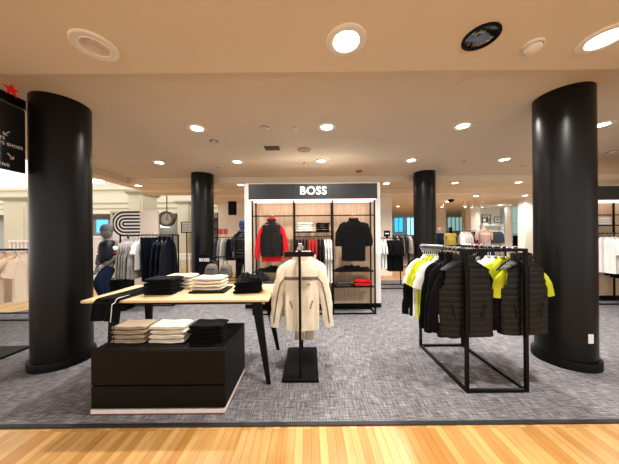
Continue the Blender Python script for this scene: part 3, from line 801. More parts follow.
# middle bay: stacks and row
stack(4, 'folded_tee', 'folded shirt', 'white', -.09, 4.53, 1.586, .30, .2, .038, lay(4, 'white folded tee', 'on the brand fixture shelf'), 'white tees on the fixture shelf', 11)
stack(4, 'folded_tee', 'folded shirt', 'blackd', .26, 4.53, 1.586, .27, .2, .036, lay(4, 'black folded tee', 'on the brand fixture shelf'), 'black tees on the fixture shelf', 12)
hx = [(-.24, 'black'), (-.18, 'black'), (-.12, 'black'), (-.06, 'blackd'), (.0, 'red'), (.06, 'red'), (.12, 'red'), (.18, 'blackd'), (.24, 'blackd'), (.30, 'white'), (.355, 'white'), (.405, 'white')]
cnt = {}
for x, c in hx:
    cn = 'black' if c.startswith('black') else c
    cnt[cn] = cnt.get(cn, 0)+1
    garment('t_shirt' if c != 'white' else 'white_shirt', f'{ORD[cnt[cn]-1]} {cn} shirt along the middle rail of the brand fixture', 't-shirt', 'tee', c, (x, WYF+.06, 1.425), R(90), (.62, .36, 1.0) if c != 'white' else (.62, .36, 1.15))
    hanger((x, WYF+.06, 1.502), R(90), 'small hanger on the middle rail of the brand fixture', 'hangers on the middle fixture rail')
# shelves
o = link('black_jacket', rumple(.66, .22, .075, 8, FB['black']), None, (.84, 4.535, .831)); tag(o, 'black jacket laid along the upper shelf of the fixture bay with red boxes', 'jacket')
stack(2, 'folded_sweatshirt', 'folded sweatshirt', 'red', 1.02, 4.53, .531, .30, .2, .058, lay(2, 'red folded sweatshirt', 'on the lower fixture shelf'), 'red sweatshirts on the lower shelf', 13)
stack(2, 'folded_shirt', 'folded shirt', 'dgrey', .65, 4.53, .531, .28, .2, .035, lay(2, 'dark grey folded shirt', 'beside the red sweatshirts'), 'grey shirts on the lower shelf', 14)
o = link('black_jacket', rumple(.60, .22, .08, 3, FB['black']), None, (-.69, 4.535, .831)); tag(o, 'black jacket laid on the shelf below the red jacket', 'jacket')
stack(2, 'folded_shirt', 'folded shirt', 'dgrey', -.70, 4.53, .531, .4, .2, .05, lay(2, 'dark folded shirt', 'on the low shelf below the red jacket'), 'dark shirts on the low shelf', 15)

# ------------------------------------------------------------------ SECOND FIXTURE beyond the near column
fx2 = bays('wall_fixture', 'second black and oak wall fixture with white tees, beyond the large column', -1.08, WXS, WX1, WYF, WYB, 1.885, (2.19, 2.475), ox=7.05, oy=.45)
zz2 = .45
for k in range(4):
    x = 5.99+.085*k
    garment('white_tee', f'{ORD[k]} white tee on the rail beyond the large column', 't-shirt', 'tee', 'white', (x+.15, WYF+zz2-.02, 1.42), R(-90), (.85, .55, 1.05))
    hanger((x+.15, WYF+zz2, 1.5), R(-90), 'hanger with a white tee beyond the large column', 'hangers beyond the large column')
for k in range(2):
    x = 6.5+.085*k
    garment('black_tee', f'{ORD[k]} black tee on the rail beyond the large column', 't-shirt', 'longtee', 'black', (x, WYF+zz2-.02, 1.42), R(-90), (.9, .5, 1.2))
mb = MB(); mb.bar((5.98, WYF+zz2, 1.5), (6.74, WYF+zz2, 1.5), .02); o = build(mb, 'hanging_rail', mBLK); o.parent = fx2; o.matrix_parent_inverse = Matrix.Translation((-7.05, -.45, 0))
mb = MB(); mb.box(-1.066, -.31, WYF+.015, WYB-.015, 1.66, 1.68); build(mb, 'shelf', mBLK, fx2)
stack(3, 'folded_tee', 'folded shirt', 'white', 6.2, 4.98, 1.681, .34, .2, .045, lay(3, 'white folded tee', 'beyond the large column'), 'white tees beyond the large column', 16)

# ------------------------------------------------------------------ MANNEQUINS
mMAN = M('grey_mannequin_shell', '#6d6b69', .6)
mBEAN = fabric('grey_knit_beanie', '#5d5c5b', bump=.5)
def limb(name, pts, rs, mat, parent, sub=2):
    e = [(i, i+1) for i in range(len(pts)-1)]
    return link(name, skin_mesh(name, list(zip(pts, rs)), e, mat, sub), parent)
def head_mesh(mat):
    rr = []
    for i in range(17):
        v = i/16; z = -.115+.235*v
        base = math.sqrt(max(0, 1-((z-.0)/.121)**2))
        w = .078*base**.8*(1 if z > 0 else .86+.14*(1+z/.115)); d = .098*base**.8
        ring = []
        for k in range(24):
            a = 2*pi*k/24; x = w*cos(a); y = d*sin(a)
            f = max(0, -sin(a))**6
            nose = .024*f*math.exp(-((z+.022)/.022)**2)*math.exp(-(x/.018)**2)
            chin = .012*f*math.exp(-((z+.09)/.02)**2)
            brow = .006*f*math.exp(-((z-.02)/.012)**2); eye = -.010*f*math.exp(-((z-.002)/.012)**2)*math.exp(-((abs(x)-.03)/.016)**2)
            lip = .006*f*math.exp(-((z+.058)/.010)**2)*math.exp(-(x/.025)**2)
            ear = .016*math.exp(-((abs(cos(a))-1)/.03)**2)*math.exp(-((z+.005)/.03)**2)
            ring.append((x+math.copysign(ear, x), y-nose-chin-brow-eye-lip, z))
        rr.append(ring)
    b = MB(); b.loft(rr, True, True); return b.mesh('head', mat, True)
def mannequin_body(t, hip, knee, ankle, toe, shoulder_l, elbow_l, hand_l, shoulder_r, elbow_r, hand_r, neckp, headp, mat):
    """one continuous shell with fingers grown from the palms"""
    V = []; E = []
    def add(p, r, frm=None):
        V.append((p, r)); i = len(V)-1
        if frm is not None: E.append((frm, i))
        return i
    pel = add(hip, (.13, .11))
    w1 = add((hip[0]+(neckp[0]-hip[0])*.35, hip[1]+(neckp[1]-hip[1])*.35, hip[2]+(neckp[2]-hip[2])*.35), (.12, .10), pel)
    c1 = add((hip[0]+(neckp[0]-hip[0])*.75, hip[1]+(neckp[1]-hip[1])*.75, hip[2]+(neckp[2]-hip[2])*.75), (.15, .11), w1)
    nk = add(neckp, (.055, .055), c1); hd = add(headp, (.06, .065), nk)
    for kn, an, to in zip(knee, ankle, toe):
        th = add(tuple(hip[i]*.78+kn[i]*.22 + (0, 0, 0)[i] for i in range(3)), (.085, .085), pel)
        k = add(kn, (.055, .055), th); cf = add(tuple(kn[i]*.65+an[i]*.35 for i in range(3)), (.052, .052), k); a = add(an, (.037, .037), cf); add(to, (.035, .028), a)
    for sh, el, ha in ((shoulder_l, elbow_l, hand_l), (shoulder_r, elbow_r, hand_r)):
        s = add(sh, (.055, .055), c1); e = add(el, (.04, .04), s); h = add(ha, (.026, .026), e)
        d = (Vector(ha)-Vector(el)).normalized(); side = d.cross(Vector((0, 1, 0))).normalized()
        pm = add(tuple(Vector(ha)+d*.06), (.034, .018), h)
        for q in range(4):
            f0 = add(tuple(Vector(ha)+d*.10+side*(q-1.5)*.018), (.0085, .0085), pm)
            f1 = add(tuple(Vector(ha)+d*(.135+.006*(1.5-abs(q-1.4)))+side*(q-1.5)*.02+Vector((0, -.012, 0))), (.0075, .0075), f0)
        th = add(tuple(Vector(ha)+d*.05+side*.045+Vector((0, -.015, 0))), (.010, .010), pm)
    return link('body', skin_mesh('body', V, E, mat, 2), t)
# leaning mannequin with grey beanie, seated high on a plinth
MD = 4.75
q0 = P(108, 270, MD)
t = thing('mannequin', 'grey mannequin perched in beanie, navy vest and jeans beside the near column', 'mannequin', (q0.x, MD, 0), R(0))
def W(px, py, dd=0):
    q = P(px, py, MD+dd); return (q.x-q0.x, dd, q.z)
hip = W(110, 266); nkp = W(107.5, 240); hdp = W(106.5, 234, -.02)
knee = [W(97, 283, -.30), W(103, 286, -.22)]
ank = [W(105, 300, -.22), W(111, 302, -.14)]
toe = [W(101, 306, -.36), W(108, 306, -.27)]
sl, sr = W(102.5, 246, -.05), W(114, 245, .03)
el, er = W(100.5, 257, -.06), W(113, 259, -.02)
hl, hr = W(97, 268, -.17), W(101, 268, -.2)
mannequin_body(t, hip, knee, ank, toe, sl, el, hl, sr, er, hr, nkp, hdp, mMAN)
h = link('head', head_mesh(mMAN), t, W(106.5, 232.5, -.03), (R(12), 0, R(-25)))
b = MB(); b.lathe([(.088, -.02), (.095, .0), (.096, .05), (.085, .10), (.055, .135), (.001, .145)], 28); b.v = [(x, y*1.15, z) for x, y, z in b.v]
build(b, 'beanie', mBEAN, t, True, W(106.5, 231.2, -.02), (R(-6), 0, R(-25)))
limb('vest', [hip, tuple((Vector(hip)+Vector(nkp))/2), tuple(Vector(nkp)*.85+Vector(hip)*.15), tuple(Vector(nkp)+Vector((0, 0, .01)))], [(.19, .15), (.19, .16), (.19, .15), (.09, .09)], FB['nvpuff'], t)
for a, b_, c in ((sl, el, hl), (sr, er, hr)):
    m1 = tuple(Vector(a)*.45+Vector(b_)*.55)
    limb('white_sleeve', [a, m1], [(.10, .10), (.086, .086)], FB['white'], t)
    limb('red_band', [tuple(Vector(a)*.5+Vector(b_)*.5), tuple(Vector(a)*.32+Vector(b_)*.68)], [(.088, .088), (.082, .082)], FB['red'], t)
    limb('grey_sleeve', [tuple(Vector(a)*.3+Vector(b_)*.7), b_, tuple(Vector(b_)*.2+Vector(c)*.8)], [(.076, .076), (.068, .068), (.05, .05)], mBEAN, t)
for kn, an in zip(knee, ank):
    limb('jeans_leg', [hip, tuple(Vector(hip)*.6+Vector(kn)*.4), kn, tuple(Vector(kn)*.5+Vector(an)*.5), an], [(.13, .13), (.105, .105), (.078, .078), (.07, .07), (.06, .06)], FB['denim'], t)
for an, to in zip(ank, toe):
    limb('shoe', [(an[0], an[1], an[2]-.02), ((an[0]+to[0])/2, (an[1]+to[1])/2, to[2]+.01), to], [(.05, .05), (.048, .045), (.04, .035)], FB['black'], t)
t2 = thing('display_plinth', 'black display plinth seating the beanie mannequin', 'plinth', (q0.x+.12, MD+.11, 0))
mb = MB(); mb.box(-.22, .25, -.16, .12, .008, .62, .006); build(mb, 'plinth_body', mBLK, t2)
mb = MB(); mb.box(-.23, .26, -.17, .13, .6205, .645, .006); build(mb, 'plinth_top', mDT, t2)
# standing mannequin near the brand fixture
MD2 = 6.75
q = P(243, 286, MD2)
t = thing('mannequin', 'standing mannequin in blue beanie and black puffer beside the brand fixture', 'mannequin', (q.x, MD2, .12))
hz = .98
mannequin_body(t, (0, 0, hz), [(-.10, 0, .52), (.10, -.02, .52)], [(-.11, .02, .08), (.12, .0, .08)], [(-.12, -.14, .035), (.13, -.15, .035)], (-.2, 0, 1.42), (-.27, .02, 1.14), (-.25, -.06, .90), (.2, 0, 1.42), (.27, .02, 1.14), (.25, -.06, .90), (0, 0, 1.5), (0, -.01, 1.58), mMAN)
link('head', head_mesh(M('dark_mannequin_head', '#2b2b30', .5)), t, (0, -.02, 1.67))
b = MB(); b.lathe([(.09, -.01), (.096, .02), (.096, .06), (.08, .11), (.05, .14), (.001, .15)], 28); b.v = [(x, y*1.15, z) for x, y, z in b.v]
build(b, 'beanie', fabric('navy_blue_knit', '#1f3a66', bump=.5), t, True, (0, -.01, 1.70))
b = MB(); b.lathe([(.10, .0), (.13, .03), (.12, .07), (.09, .09)], 24); build(b, 'scarf', fabric('blue_scarf_knit', '#25487c', bump=.5), t, True, (0, -.01, 1.49))
b = MB(); b.loft(torso(L=.78, dep=.15, sh=.23, ch=.25, hem=.22, fold=.02, quilt=(.075, .02), seed=4)); build(b, 'puffer_jacket', FB['puff'], t, True, (0, 0, 1.54))
for s in (-1, 1):
    limb('jacket_sleeve', [(s*.19, 0, 1.43), (s*.28, .02, 1.15), (s*.26, -.05, .93)], [(.085, .085), (.075, .075), (.06, .06)], FB['puff'], t)
    limb('trouser_leg', [(s*.06, 0, hz-.02), (s*.10, -.01, .52), (s*.115, .01, .12)], [(.12, .12), (.085, .085), (.07, .07)], FB['black'], t)
    limb('shoe', [(s*.115, .03, .06), (s*.12, -.06, .045), (s*.125, -.15, .035)], [(.05, .05), (.05, .045), (.04, .03)], FB['black'], t)
mb = MB(); mb.box(-.30, .30, -.26, .22, .0005, .119, .005)
tag(build(mb, 'display_plinth', mBLK, loc=(q.x, MD2, 0)), 'low black plinth under the blue beanie mannequin', 'plinth')

# ------------------------------------------------------------------ LEFT RACK behind the table (grey tees, jeans, navy jackets)
LD = 5.05
qa, qb = P(121, 232, LD), P(173, 232, LD)
rack_frame('clothing_rack', 'black rack of grey tees, jeans and navy jackets behind the table', qa.x, qb.x, LD-.02, LD+.2, 1.55, .024)
items = [('grey', 'tee', 'grey tee')]*5 + [('white', 'tee', 'white tee')] + [('navy', 'trousers', 'dark navy trousers')]*4 + [('nvpuff', 'puffer', 'navy quilted jacket')]*3
cnt = {}
xr = qb.x-qa.x
fr = [.13, .18, .23, .27, .345, .42, .50, .565, .63, .69, .76, .845, .925]
for f, (c, kd, nm) in zip(fr, items):
    cnt[nm] = cnt.get(nm, 0)+1
    x = qa.x+xr*f
    sing = cnt[nm]
    lb = f'{nm} on the rack behind the table, beside the trousers' if nm == 'white tee' else f'{ORD[sing-1]} {nm} counted from the mannequin on the rack behind the table'
    if kd == 'trousers':
        garment('trousers', lb, 'trousers', kd, c, (x, LD-.02, 1.50), R(90), (1, .5, .92))
    elif kd == 'puffer':
        garment('quilted_jacket', lb, 'jacket', kd, c, (x, LD-.02, 1.455), R(90), (1, .4, 1.12))
    else:
        garment('t_shirt', lb, 't-shirt', 'longtee' if c == 'grey' else 'tee', c, (x, LD-.02, 1.455), R(90), (1, .45, 1.15 if c == 'grey' else .9))
    hanger((x, LD-.02, 1.562), R(90), 'hanger on the rack behind the table', 'hangers on the rack behind the table')

# op-art panel unit behind that rack
PD = 6.3
a, b2 = P(110, 211, PD), P(158, 262, PD)
t = thing('display_screen', 'pale display wall with black and white striped print behind the rack', 'display panel', ((a.x+b2.x)/2, PD, 0))
hw = (b2.x-a.x)/2
mb = MB(); mb.box(-hw, hw, 0, .06, .008, a.z, .004); build(mb, 'back_panel', M('pale_rose_panel', '#d9ccbf', .6), t)
pl, pr = P(113, 213, PD), P(140.5, 240, PD)
px0, px1 = pl.x-t.location.x, pr.x-t.location.x
mb = MB(); mb.box(px0, px1, -.012, -.001, pr.z, pl.z); build(mb, 'print_board', mWHT, t)
mb = MB(); cz = P(0, 224, PD).z-.02 if False else (pl.z-.30); ccx = px0+.42
def arcstripe(mb, cx, cz, r0, r1, xr, y, zmin, xmin):
    n = 18; vs = []
    pts_o = [(xr, cz+r1)]+[(cx+r1*cos(pi/2+pi*k/n), cz+r1*sin(pi/2+pi*k/n)) for k in range(n+1)]+[(xr, cz-r1)]
    pts_i = [(xr, cz+r0)]+[(cx+r0*cos(pi/2+pi*k/n), cz+r0*sin(pi/2+pi*k/n)) for k in range(n+1)]+[(xr, cz-r0)]
    cl = lambda p: (max(xmin, p[0]), max(zmin, p[1]))
    o = [cl(p) for p in pts_o]; i_ = [cl(p) for p in pts_i]
    mb.loft([[(p[0], y, p[1]) for p in o], [(p[0], y, p[1]) for p in i_]], closed=False)
for r0, r1 in ((.02, .072), (.11, .162), (.20, .252), (.29, .342)):
    arcstripe(mb, ccx-.1, cz, r0, r1, px1-.001, -.0135, pr.z, px0)
for r0, r1 in ((.38, .432), (.47, .522)):
    n = 14
    o = [(ccx-.1+r1*cos(pi*.62+pi*.5*k/n), cz+r1*sin(pi*.62+pi*.5*k/n)) for k in range(n+1)]; i_ = [(ccx-.1+r0*cos(pi*.62+pi*.5*k/n), cz+r0*sin(pi*.62+pi*.5*k/n)) for k in range(n+1)]
    clp = lambda p: (max(px0, p[0]), -.0135, min(pl.z, p[1]))
    mb.loft([[clp(p) for p in o], [clp(p) for p in i_]], closed=False)
build(mb, 'stripe_print', M('black_print', '#0d0d0d', .6), t)

# ------------------------------------------------------------------ FAR-LEFT POLO RACK and plinth by the frame edge
FD = 4.2
qa, qb = P(-45, 249, FD), P(34, 249, FD)
rack_frame('clothing_rack', 'black rack of peach polo shirts beyond the near column', qa.x, qb.x, FD+.02, FD+.42, qa.z-.05+.02, .022)
rz_ = qa.z-.03
for k, (px, c) in enumerate(((-14, 'peach'), (-2, 'pink'), (4, 'pink'), (15, 'peach'), (27, 'peach'))):
    q = P(px, 249, FD)
    garment('polo_shirt', f'{ORD[k]} polo of the {"pink" if c == "pink" else "peach"} row on the rack beyond the near column', 'polo shirt', 'polo', c, (q.x, FD+.02, rz_-.07), R(84), (1.0, .8, 1.2))
    hanger((q.x, FD+.02, rz_+.01), R(84), 'black hanger on the polo rack', 'hangers on the polo rack')
mb = MB(); mb.box(-5.2, -3.55, 2.95, 3.05, .0085, .03); 
qf, qg = P(0, 362, 2.8), P(27, 346.5, 3.2)
mb = MB(); mb.prism([(-4.9, 2.80), (-3.82, 2.82), (-3.82, 3.18), (-4.9, 3.12)], 'z', .0085, .035)
tag(build(mb, 'floor_platform', mBLK), 'flat black floor platform beside the near column', 'platform')

# ------------------------------------------------------------------ BAGS on a low black frame by the far column
BD = 5.35
qa, qb = P(212, 257, BD), P(236, 257, BD)
rack_frame('bag_stand', 'low black frame stand carrying grey holdalls', qa.x, qb.x, BD, BD+.4, qa.z-.02, .02)
mBAG = M('grey_bag_canvas', '#635e59', .8, noise=(12, .2), bump=(20, .3))
for k, px in enumerate((211.5, 226)):
    q = P(px, 271, BD-.16)
    t = thing('holdall_bag', ['grey soft holdall hanging nearer the far black column', 'grey soft holdall hanging on the side of the frame away from the column'][k], 'bag', (q.x, BD-.15, q.z), R((8, -12)[k]))
    rr = []
    for i in range(15):
        v = i/14; z = -.19+.36*v; e = (max(0, 1-(abs(2*v-1))**3.0))**.5
        rr.append([((.16-.03*v)*e*sp(cos(2*pi*j/24), .8)*(1+.05*sin(5*v+j)), .085*e*sp(sin(2*pi*j/24), .8)*(1+.06*sin(7*v+j*.8)), z) for j in range(24)])
    mb = MB(); mb.loft(rr, True, True); build(mb, 'bag_body', mBAG, t, True)
    mb = MB(); mb.tube([(-.055, -.02, .11), (-.05, -.03, .2), (-.0, -.03, .255), (.05, -.03, .2), (.055, -.02, .11)], .009, 8); build(mb, 'hanging_strap', FB['dgrey'], t, True)
    mb = MB(); mb.bar((-.09, -.083, .04), (.09, -.083, .04), .006, .012); build(mb, 'zipper', mPLAS, t)
q = P(204.5, 260, 5.77)
t = thing('brand_sign', 'small black sign reading BOSS in front of the far column', 'sign', (q.x, 5.76, q.z))
mb = MB(); mb.box(-.20, .20, 0, .015, -.17, .13, .003); build(mb, 'sign_panel', mBLK, t)
mb = MB(); mb.bar((0, .008, -q.z+.02), (0, .008, -.171), .02); build(mb, 'pole', mBLK, t)
mb = MB(); mb.box(-.12, .12, -.08, .04, -q.z+.008, -q.z+.02); build(mb, 'base', mBLK, t)
link('lettering', text_mesh('BOSS', .105, mSW, .002, .003, 'CENTER', 1.05), t, (0, -.004, 0), (R(90), 0, 0))

# ------------------------------------------------------------------ RACK between column and brand fixture (grey/white shirts, red signs)
KD = 7.9
qa, qb = P(212, 236, KD), P(238, 236, KD)
rack_frame('clothing_rack', 'far rack of grey and navy shirts under two red price signs', qa.x, qb.x, KD, KD+.5, 1.48, .024)
cl = ['ltgrey', 'blue', 'grey', 'white', 'grey', 'navy', 'navy', 'navy']
cn = {'ltgrey': 'pale grey', 'blue': 'slate blue', 'grey': 'mid grey', 'white': 'white', 'navy': 'navy'}
cnt = {}
for k, c in enumerate(cl):
    cnt[c] = cnt.get(c, 0)+1
    o_ = f'{ORD[cnt[c]-1]} ' if cl.count(c) > 1 else ''
    garment('shirt', f'{o_}{cn[c]} shirt on the far rack with red signs', 'shirt', 'longtee', c, (qa.x+.07+.1*k, KD, 1.42), R(90), (.9, .5, 1.0))
for k, px in enumerate((220.5, 225.5)):
    q = P(px, 231.5, KD)
    mb = MB(); mb.box(-.075, .075, 0, .01, -.09, .09); mb.bar((0, .005, -.2+.02), (0, .005, -.09), .008)
    tag(build(mb, 'price_sign', M('red_card', '#b0332c', .5), loc=(q.x, KD, 1.675)), ['red price card on the far rack, nearer the column', 'red price card on the far rack, nearer the mannequin'][k], 'sign')

# ------------------------------------------------------------------ OPEN COURT (left, far): pillars, balcony, clock, shops
def pillar(x0, x1, y0, y1, top, label, mat=mCRM):
    mb = MB(); mb.box(x0, x1, y0, y1, 0.0, top)
    o = struct(mb, 'column', mat, label)
    mb = MB(); mb.box(x0-.06, x1+.06, y0-.06, y1+.06, top-.16, top-.10); mb.box(x0-.10, x1+.10, y0-.10, y1+.10, top-.1, top-.04)
    c = build(mb, 'capital', mCRMD, o)
    mb = MB(); mb.box(x0+.08, x1-.08, y0-.02, y0-.001, .5, top-.4); build(mb, 'pilaster_panel', mCRM, o)
    mb = MB(); mb.box(x1+.001, x1+.02, y0+.1, y1-.1, .5, top-.4); build(mb, 'pilaster_panel', mCRM, o)
    return o
pillar(-6.62, -6.10, 8.5, 9.3, 3.25, 'cream square pillar of the open court', mCRM)
pillar(-6.25, -5.75, 11.0, 11.6, 3.25, 'second cream pillar of the open court', mCRM)
pillar(-10.8, -10.0, 8.2, 8.9, 3.0, 'cream pillar of the open court beyond the near column', mCRM)
# balcony edge
mb = MB()
mb.box(-22, -4.2, 11.9, 12.1, 2.72, 4.1)
struct(mb, 'wall_balcony', mCRM, 'cream balcony front of the upper floor')
for k, (z0, z1, yy) in enumerate(((2.72, 2.80, 11.80), (2.98, 3.03, 11.86), (3.25, 3.30, 11.86), (3.95, 4.1, 11.8))):
    mb = MB(); mb.box(-22, -4.2, yy, 11.899, z0, z1); struct(mb, f'trim_{k+2}', mCRMD if k in (1, 2) else mCRM)
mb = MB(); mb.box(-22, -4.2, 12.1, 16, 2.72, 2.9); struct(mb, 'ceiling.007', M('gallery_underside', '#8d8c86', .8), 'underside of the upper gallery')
mb = MB(); mb.box(-22, -4.2, 16, 16.2, 0, 2.72); struct(mb, 'wall_shops', M('shop_grey_wall', '#b8b9b3', .8))
# lit shop windows under the gallery
mWIN = M('blue_screen_glow', '#4aa3dc', .4, emis=1.6, noise=(3, .5)); mWW = M('shop_window_glow', '#e8f1ee', .5, emis=1.2, noise=(2, .2))
def shop_window(px0, px1, py0, py1, d, mat, label):
    a, b = P(px0, py0, d), P(px1, py1, d)
    t = thing('shop_window', label, 'shop window', ((a.x+b.x)/2, d, b.z))
    w, h = (b.x-a.x)/2, a.z-b.z
    mb = MB(); mb.box(-w, w, 0, .02, 0, h); build(mb, 'pane', mat, t)
    mb = MB()
    for x in (-w, w): mb.box(x-.03, x+.03, -.04, -.001, -.03, h+.03)
    mb.box(-w+.031, w-.031, -.04, -.001, h-.03, h+.03); mb.box(-w+.031, w-.031, -.04, -.001, -.03, .03)
    build(mb, 'window_frame', mCRM, t)
shop_window(96, 109, 216, 233, 15.7, mWIN, 'bright blue lit screen of a shop across the court')
shop_window(160, 171, 214, 228, 15.7, mWW, 'pale lit shop window behind the hanging clock')
shop_window(20, 27, 213, 232, 15.7, mWW, 'pale lit doorway beside the cream pillar across the court')
for k, (px0, px1, py) in enumerate(((93, 103, 181.5), (2, 26, 180.5))):
    a, b = P(px0, py, 9.5), P(px1, py, 9.5)
    mb = MB(); mb.box(-(b.x-a.x)/2, (b.x-a.x)/2, -.08, .08, -.07, .07, .02)
    tag(build(mb, 'hanging_strip_light', M('cool_tube_glow', '#f4f8f6', .5, emis=3), loc=((a.x+b.x)/2, 9.5, a.z)), ['short bright strip light high above the court', 'long bright tube light below the directory sign'][k], 'strip light')
# railing / low white screens
for k, (px0, px1, py0, py1, d) in enumerate(((92, 101, 236, 262, 8.5), (8, 30, 240, 252, 8.0))):
    a, b = P(px0, py0, d), P(px1, py1, d)
    t = thing('low_balustrade', ['low cream counter front behind the beanie mannequin', 'low white balustrade behind the polo rack'][k], 'balustrade', ((a.x+b.x)/2, d, 0))
    w = (b.x-a.x)/2
    mb = MB(); mb.box(-w, w, 0, .1, a.z-.08, a.z); build(mb, 'top_rail', mWHT, t)
    mb = MB(); mb.box(-w, w, .02, .08, .0, .12); build(mb, 'bottom_rail', mWHT, t)
    n = max(4, int(2*w/.12))
    for i in range(n):
        x = -w+.04+(2*w-.08)*i/(n-1)
        mb = MB(); mb.box(x-.03, x+.03, .02, .08, .1205, a.z-.0805); build(mb, 'baluster', mWHT, t)
# clock
q = P(167, 219, 9.3)
t = thing('hanging_clock', 'round ornate bronze clock hanging in the open court', 'clock', (q.x, 9.3, q.z))
mCLK = M('bronze_rim', '#5f574b', .5, metal=.4); mFACE = M('clock_face', '#b3ab9c', .6)
def disc(mb, r0, r1, y0, y1, n=32):
    rr = [[(r*cos(2*pi*k/n), y, r*sin(2*pi*k/n)) for k in range(n)] for r, y in ((r0, y0), (r1, y0), (r1, y1), (r0, y1), (r0, y0))]
    mb.loft(rr)
mb = MB(); disc(mb, .23, .31, -.08, .08); build(mb, 'rim', mCLK, t, True)
mb = MB(); mb.loft([[(.232*cos(2*pi*k/32), y, .232*sin(2*pi*k/32)) for k in range(32)] for y in (-.05, .05)], True, True); build(mb, 'face', mFACE, t)
for a, l_ in ((.4, .19), (2.0, .13)):
    mb = MB(); mb.bar((0, -.058, 0), (l_*sin(a), -.058, l_*cos(a)), .006, .022); build(mb, 'hand', mBLK, t)
for k in range(12):
    a = 2*pi*k/12; mb = MB(); mb.bar((.185*sin(a), -.055, .185*cos(a)), (.215*sin(a), -.055, .215*cos(a)), .004, .014); build(mb, 'hour_mark', mBLK, t)
mb = MB(); mb.tube([(0, 0, .31), (0, 0, .55), (0, 0, 1.0)], .022, 8); build(mb, 'suspension_rod', mCLK, t, True)
# second striped sign, table below
q = P(186.5, 227, 8.8)
t = thing('striped_sign', 'small black and white striped sign on a stand beside the far column', 'sign', (q.x, 8.8, 0))
mb = MB(); mb.box(-.21, .21, 0, .02, q.z-.22, q.z+.2); build(mb, 'sign_board', mBLK, t)
for k in range(5):
    mb = MB(); mb.box(-.17, .19, -.008, -.001, q.z-.17+k*.075, q.z-.135+k*.075); build(mb, 'white_stripe', mWHT, t)
mb = MB(); mb.box(-.02, .02, 0, .02, .02, q.z-.221); build(mb, 'pole', mBLK, t)
mb = MB(); mb.box(-.18, .18, -.12, .14, 0, .0195); build(mb, 'base', mBLK, t)
q = P(184.5, 242, 9.2)
t = thing('side_table', 'white side table beside the striped sign', 'table', (q.x, 9.2, 0))
mb = MB(); mb.box(-.32, .32, -.2, .2, .80, .84, .004); build(mb, 'table_top', mWHT, t)
mb = MB(); mb.box(-.30, .30, -.18, .18, .62, .799); build(mb, 'apron', mWHT, t)
for sx in (-1, 1):
    for sy in (-1, 1): mb = MB(); mb.bar((sx*.28, sy*.16, 0), (sx*.28, sy*.16, .6195), .04); build(mb, 'leg', mWHT, t)
# white partition with dark hanging board behind the standing mannequin
mb = MB(); a, b = P(218, 190, 9.8), P(262, 262, 9.8); mb.box(a.x, b.x+.6, 9.8, 9.95, 0, 2.95); struct(mb, 'wall_partition', mOFFW, 'warm white partition beyond the far column')
a, b = P(228, 195, 9.0), P(236.5, 215, 9.0)
mb = MB(); mb.box(-(b.x-a.x)/2, (b.x-a.x)/2, 0, .03, -(a.z-b.z)/2, (a.z-b.z)/2, .004); mb.bar((0, .015, (a.z-b.z)/2), (0, .015, FZ-.001-(a.z+b.z)/2), .01)
tag(build(mb, 'hanging_sign_board', mBLK, loc=((a.x+b.x)/2, 9.0, (a.z+b.z)/2)), 'plain black board hung high beyond the far column', 'sign')
# shelf unit with dark stripes between far column and partition
a, b = P(206, 199, 10.5), P(218, 234, 10.5)
t = thing('wall_shelving', 'dark shelving unit seen beside the far column', 'shelving', ((a.x+b.x)/2, 10.5, 0))
w = (b.x-a.x)/2
mb = MB(); mb.box(-w, w, .3, .33, 0, 2.6); build(mb, 'back_panel', M('shelf_back_grey', '#8c8a84', .7), t)
for k in range(5): mb = MB(); mb.box(-w+.021, w-.021, 0, .299, .5+k*.45, .54+k*.45); build(mb, 'shelf', mBLK, t)
for s in (-1, 1): mb = MB(); mb.box(s*w-.02, s*w+.02, 0, .299, 0, 2.6); build(mb, 'side_panel', mBLK, t)

# ------------------------------------------------------------------ RIGHT: rack just beyond the brand fixture
GD = 6.45
qa, qb = P(381, 239, GD), P(408, 239, GD)
rack_frame('clothing_rack', 'black rack of white and black shirts beside the brand fixture', qa.x-.15, qb.x, GD, GD+.55, 1.42, .026)
its = [('white', -.08), ('white', .0), ('white', .08), ('black', .20), ('blackd', .28), ('black', .36), ('black', .44), ('blackd', .52)]
cnt = {}
for c, dx in its:
    cn_ = 'white' if c == 'white' else 'black'
    cnt[cn_] = cnt.get(cn_, 0)+1
    garment('shirt', f'{ORD[cnt[cn_]-1]} {cn_} shirt from the brand fixture on the rack beside it', 'shirt', 'tee', c, (qa.x+dx, GD, 1.36), R(-90), (.9, .5, 1.2 if cn_ == 'black' else 1.1))
    hanger((qa.x+dx, GD, 1.432), R(-90), 'hanger on the rack beside the brand fixture', 'hangers on the rack beside the fixture')
q = P(387, 236, GD)
t = thing('rack_sign', 'small black sign standing on the rack beside the brand fixture', 'sign', (q.x, GD, 1.434))
mb = MB(); mb.box(-.085, .085, -.01, .01, .03, .20, .003); build(mb, 'sign_panel', mBLK, t)
mb = MB(); mb.box(-.03, .03, -.012, .012, 0, .0295); build(mb, 'clip', mBLK, t)
mb = MB(); mb.box(-.05, .05, -.013, -.0105, .10, .13); build(mb, 'white_mark', mSW, t)

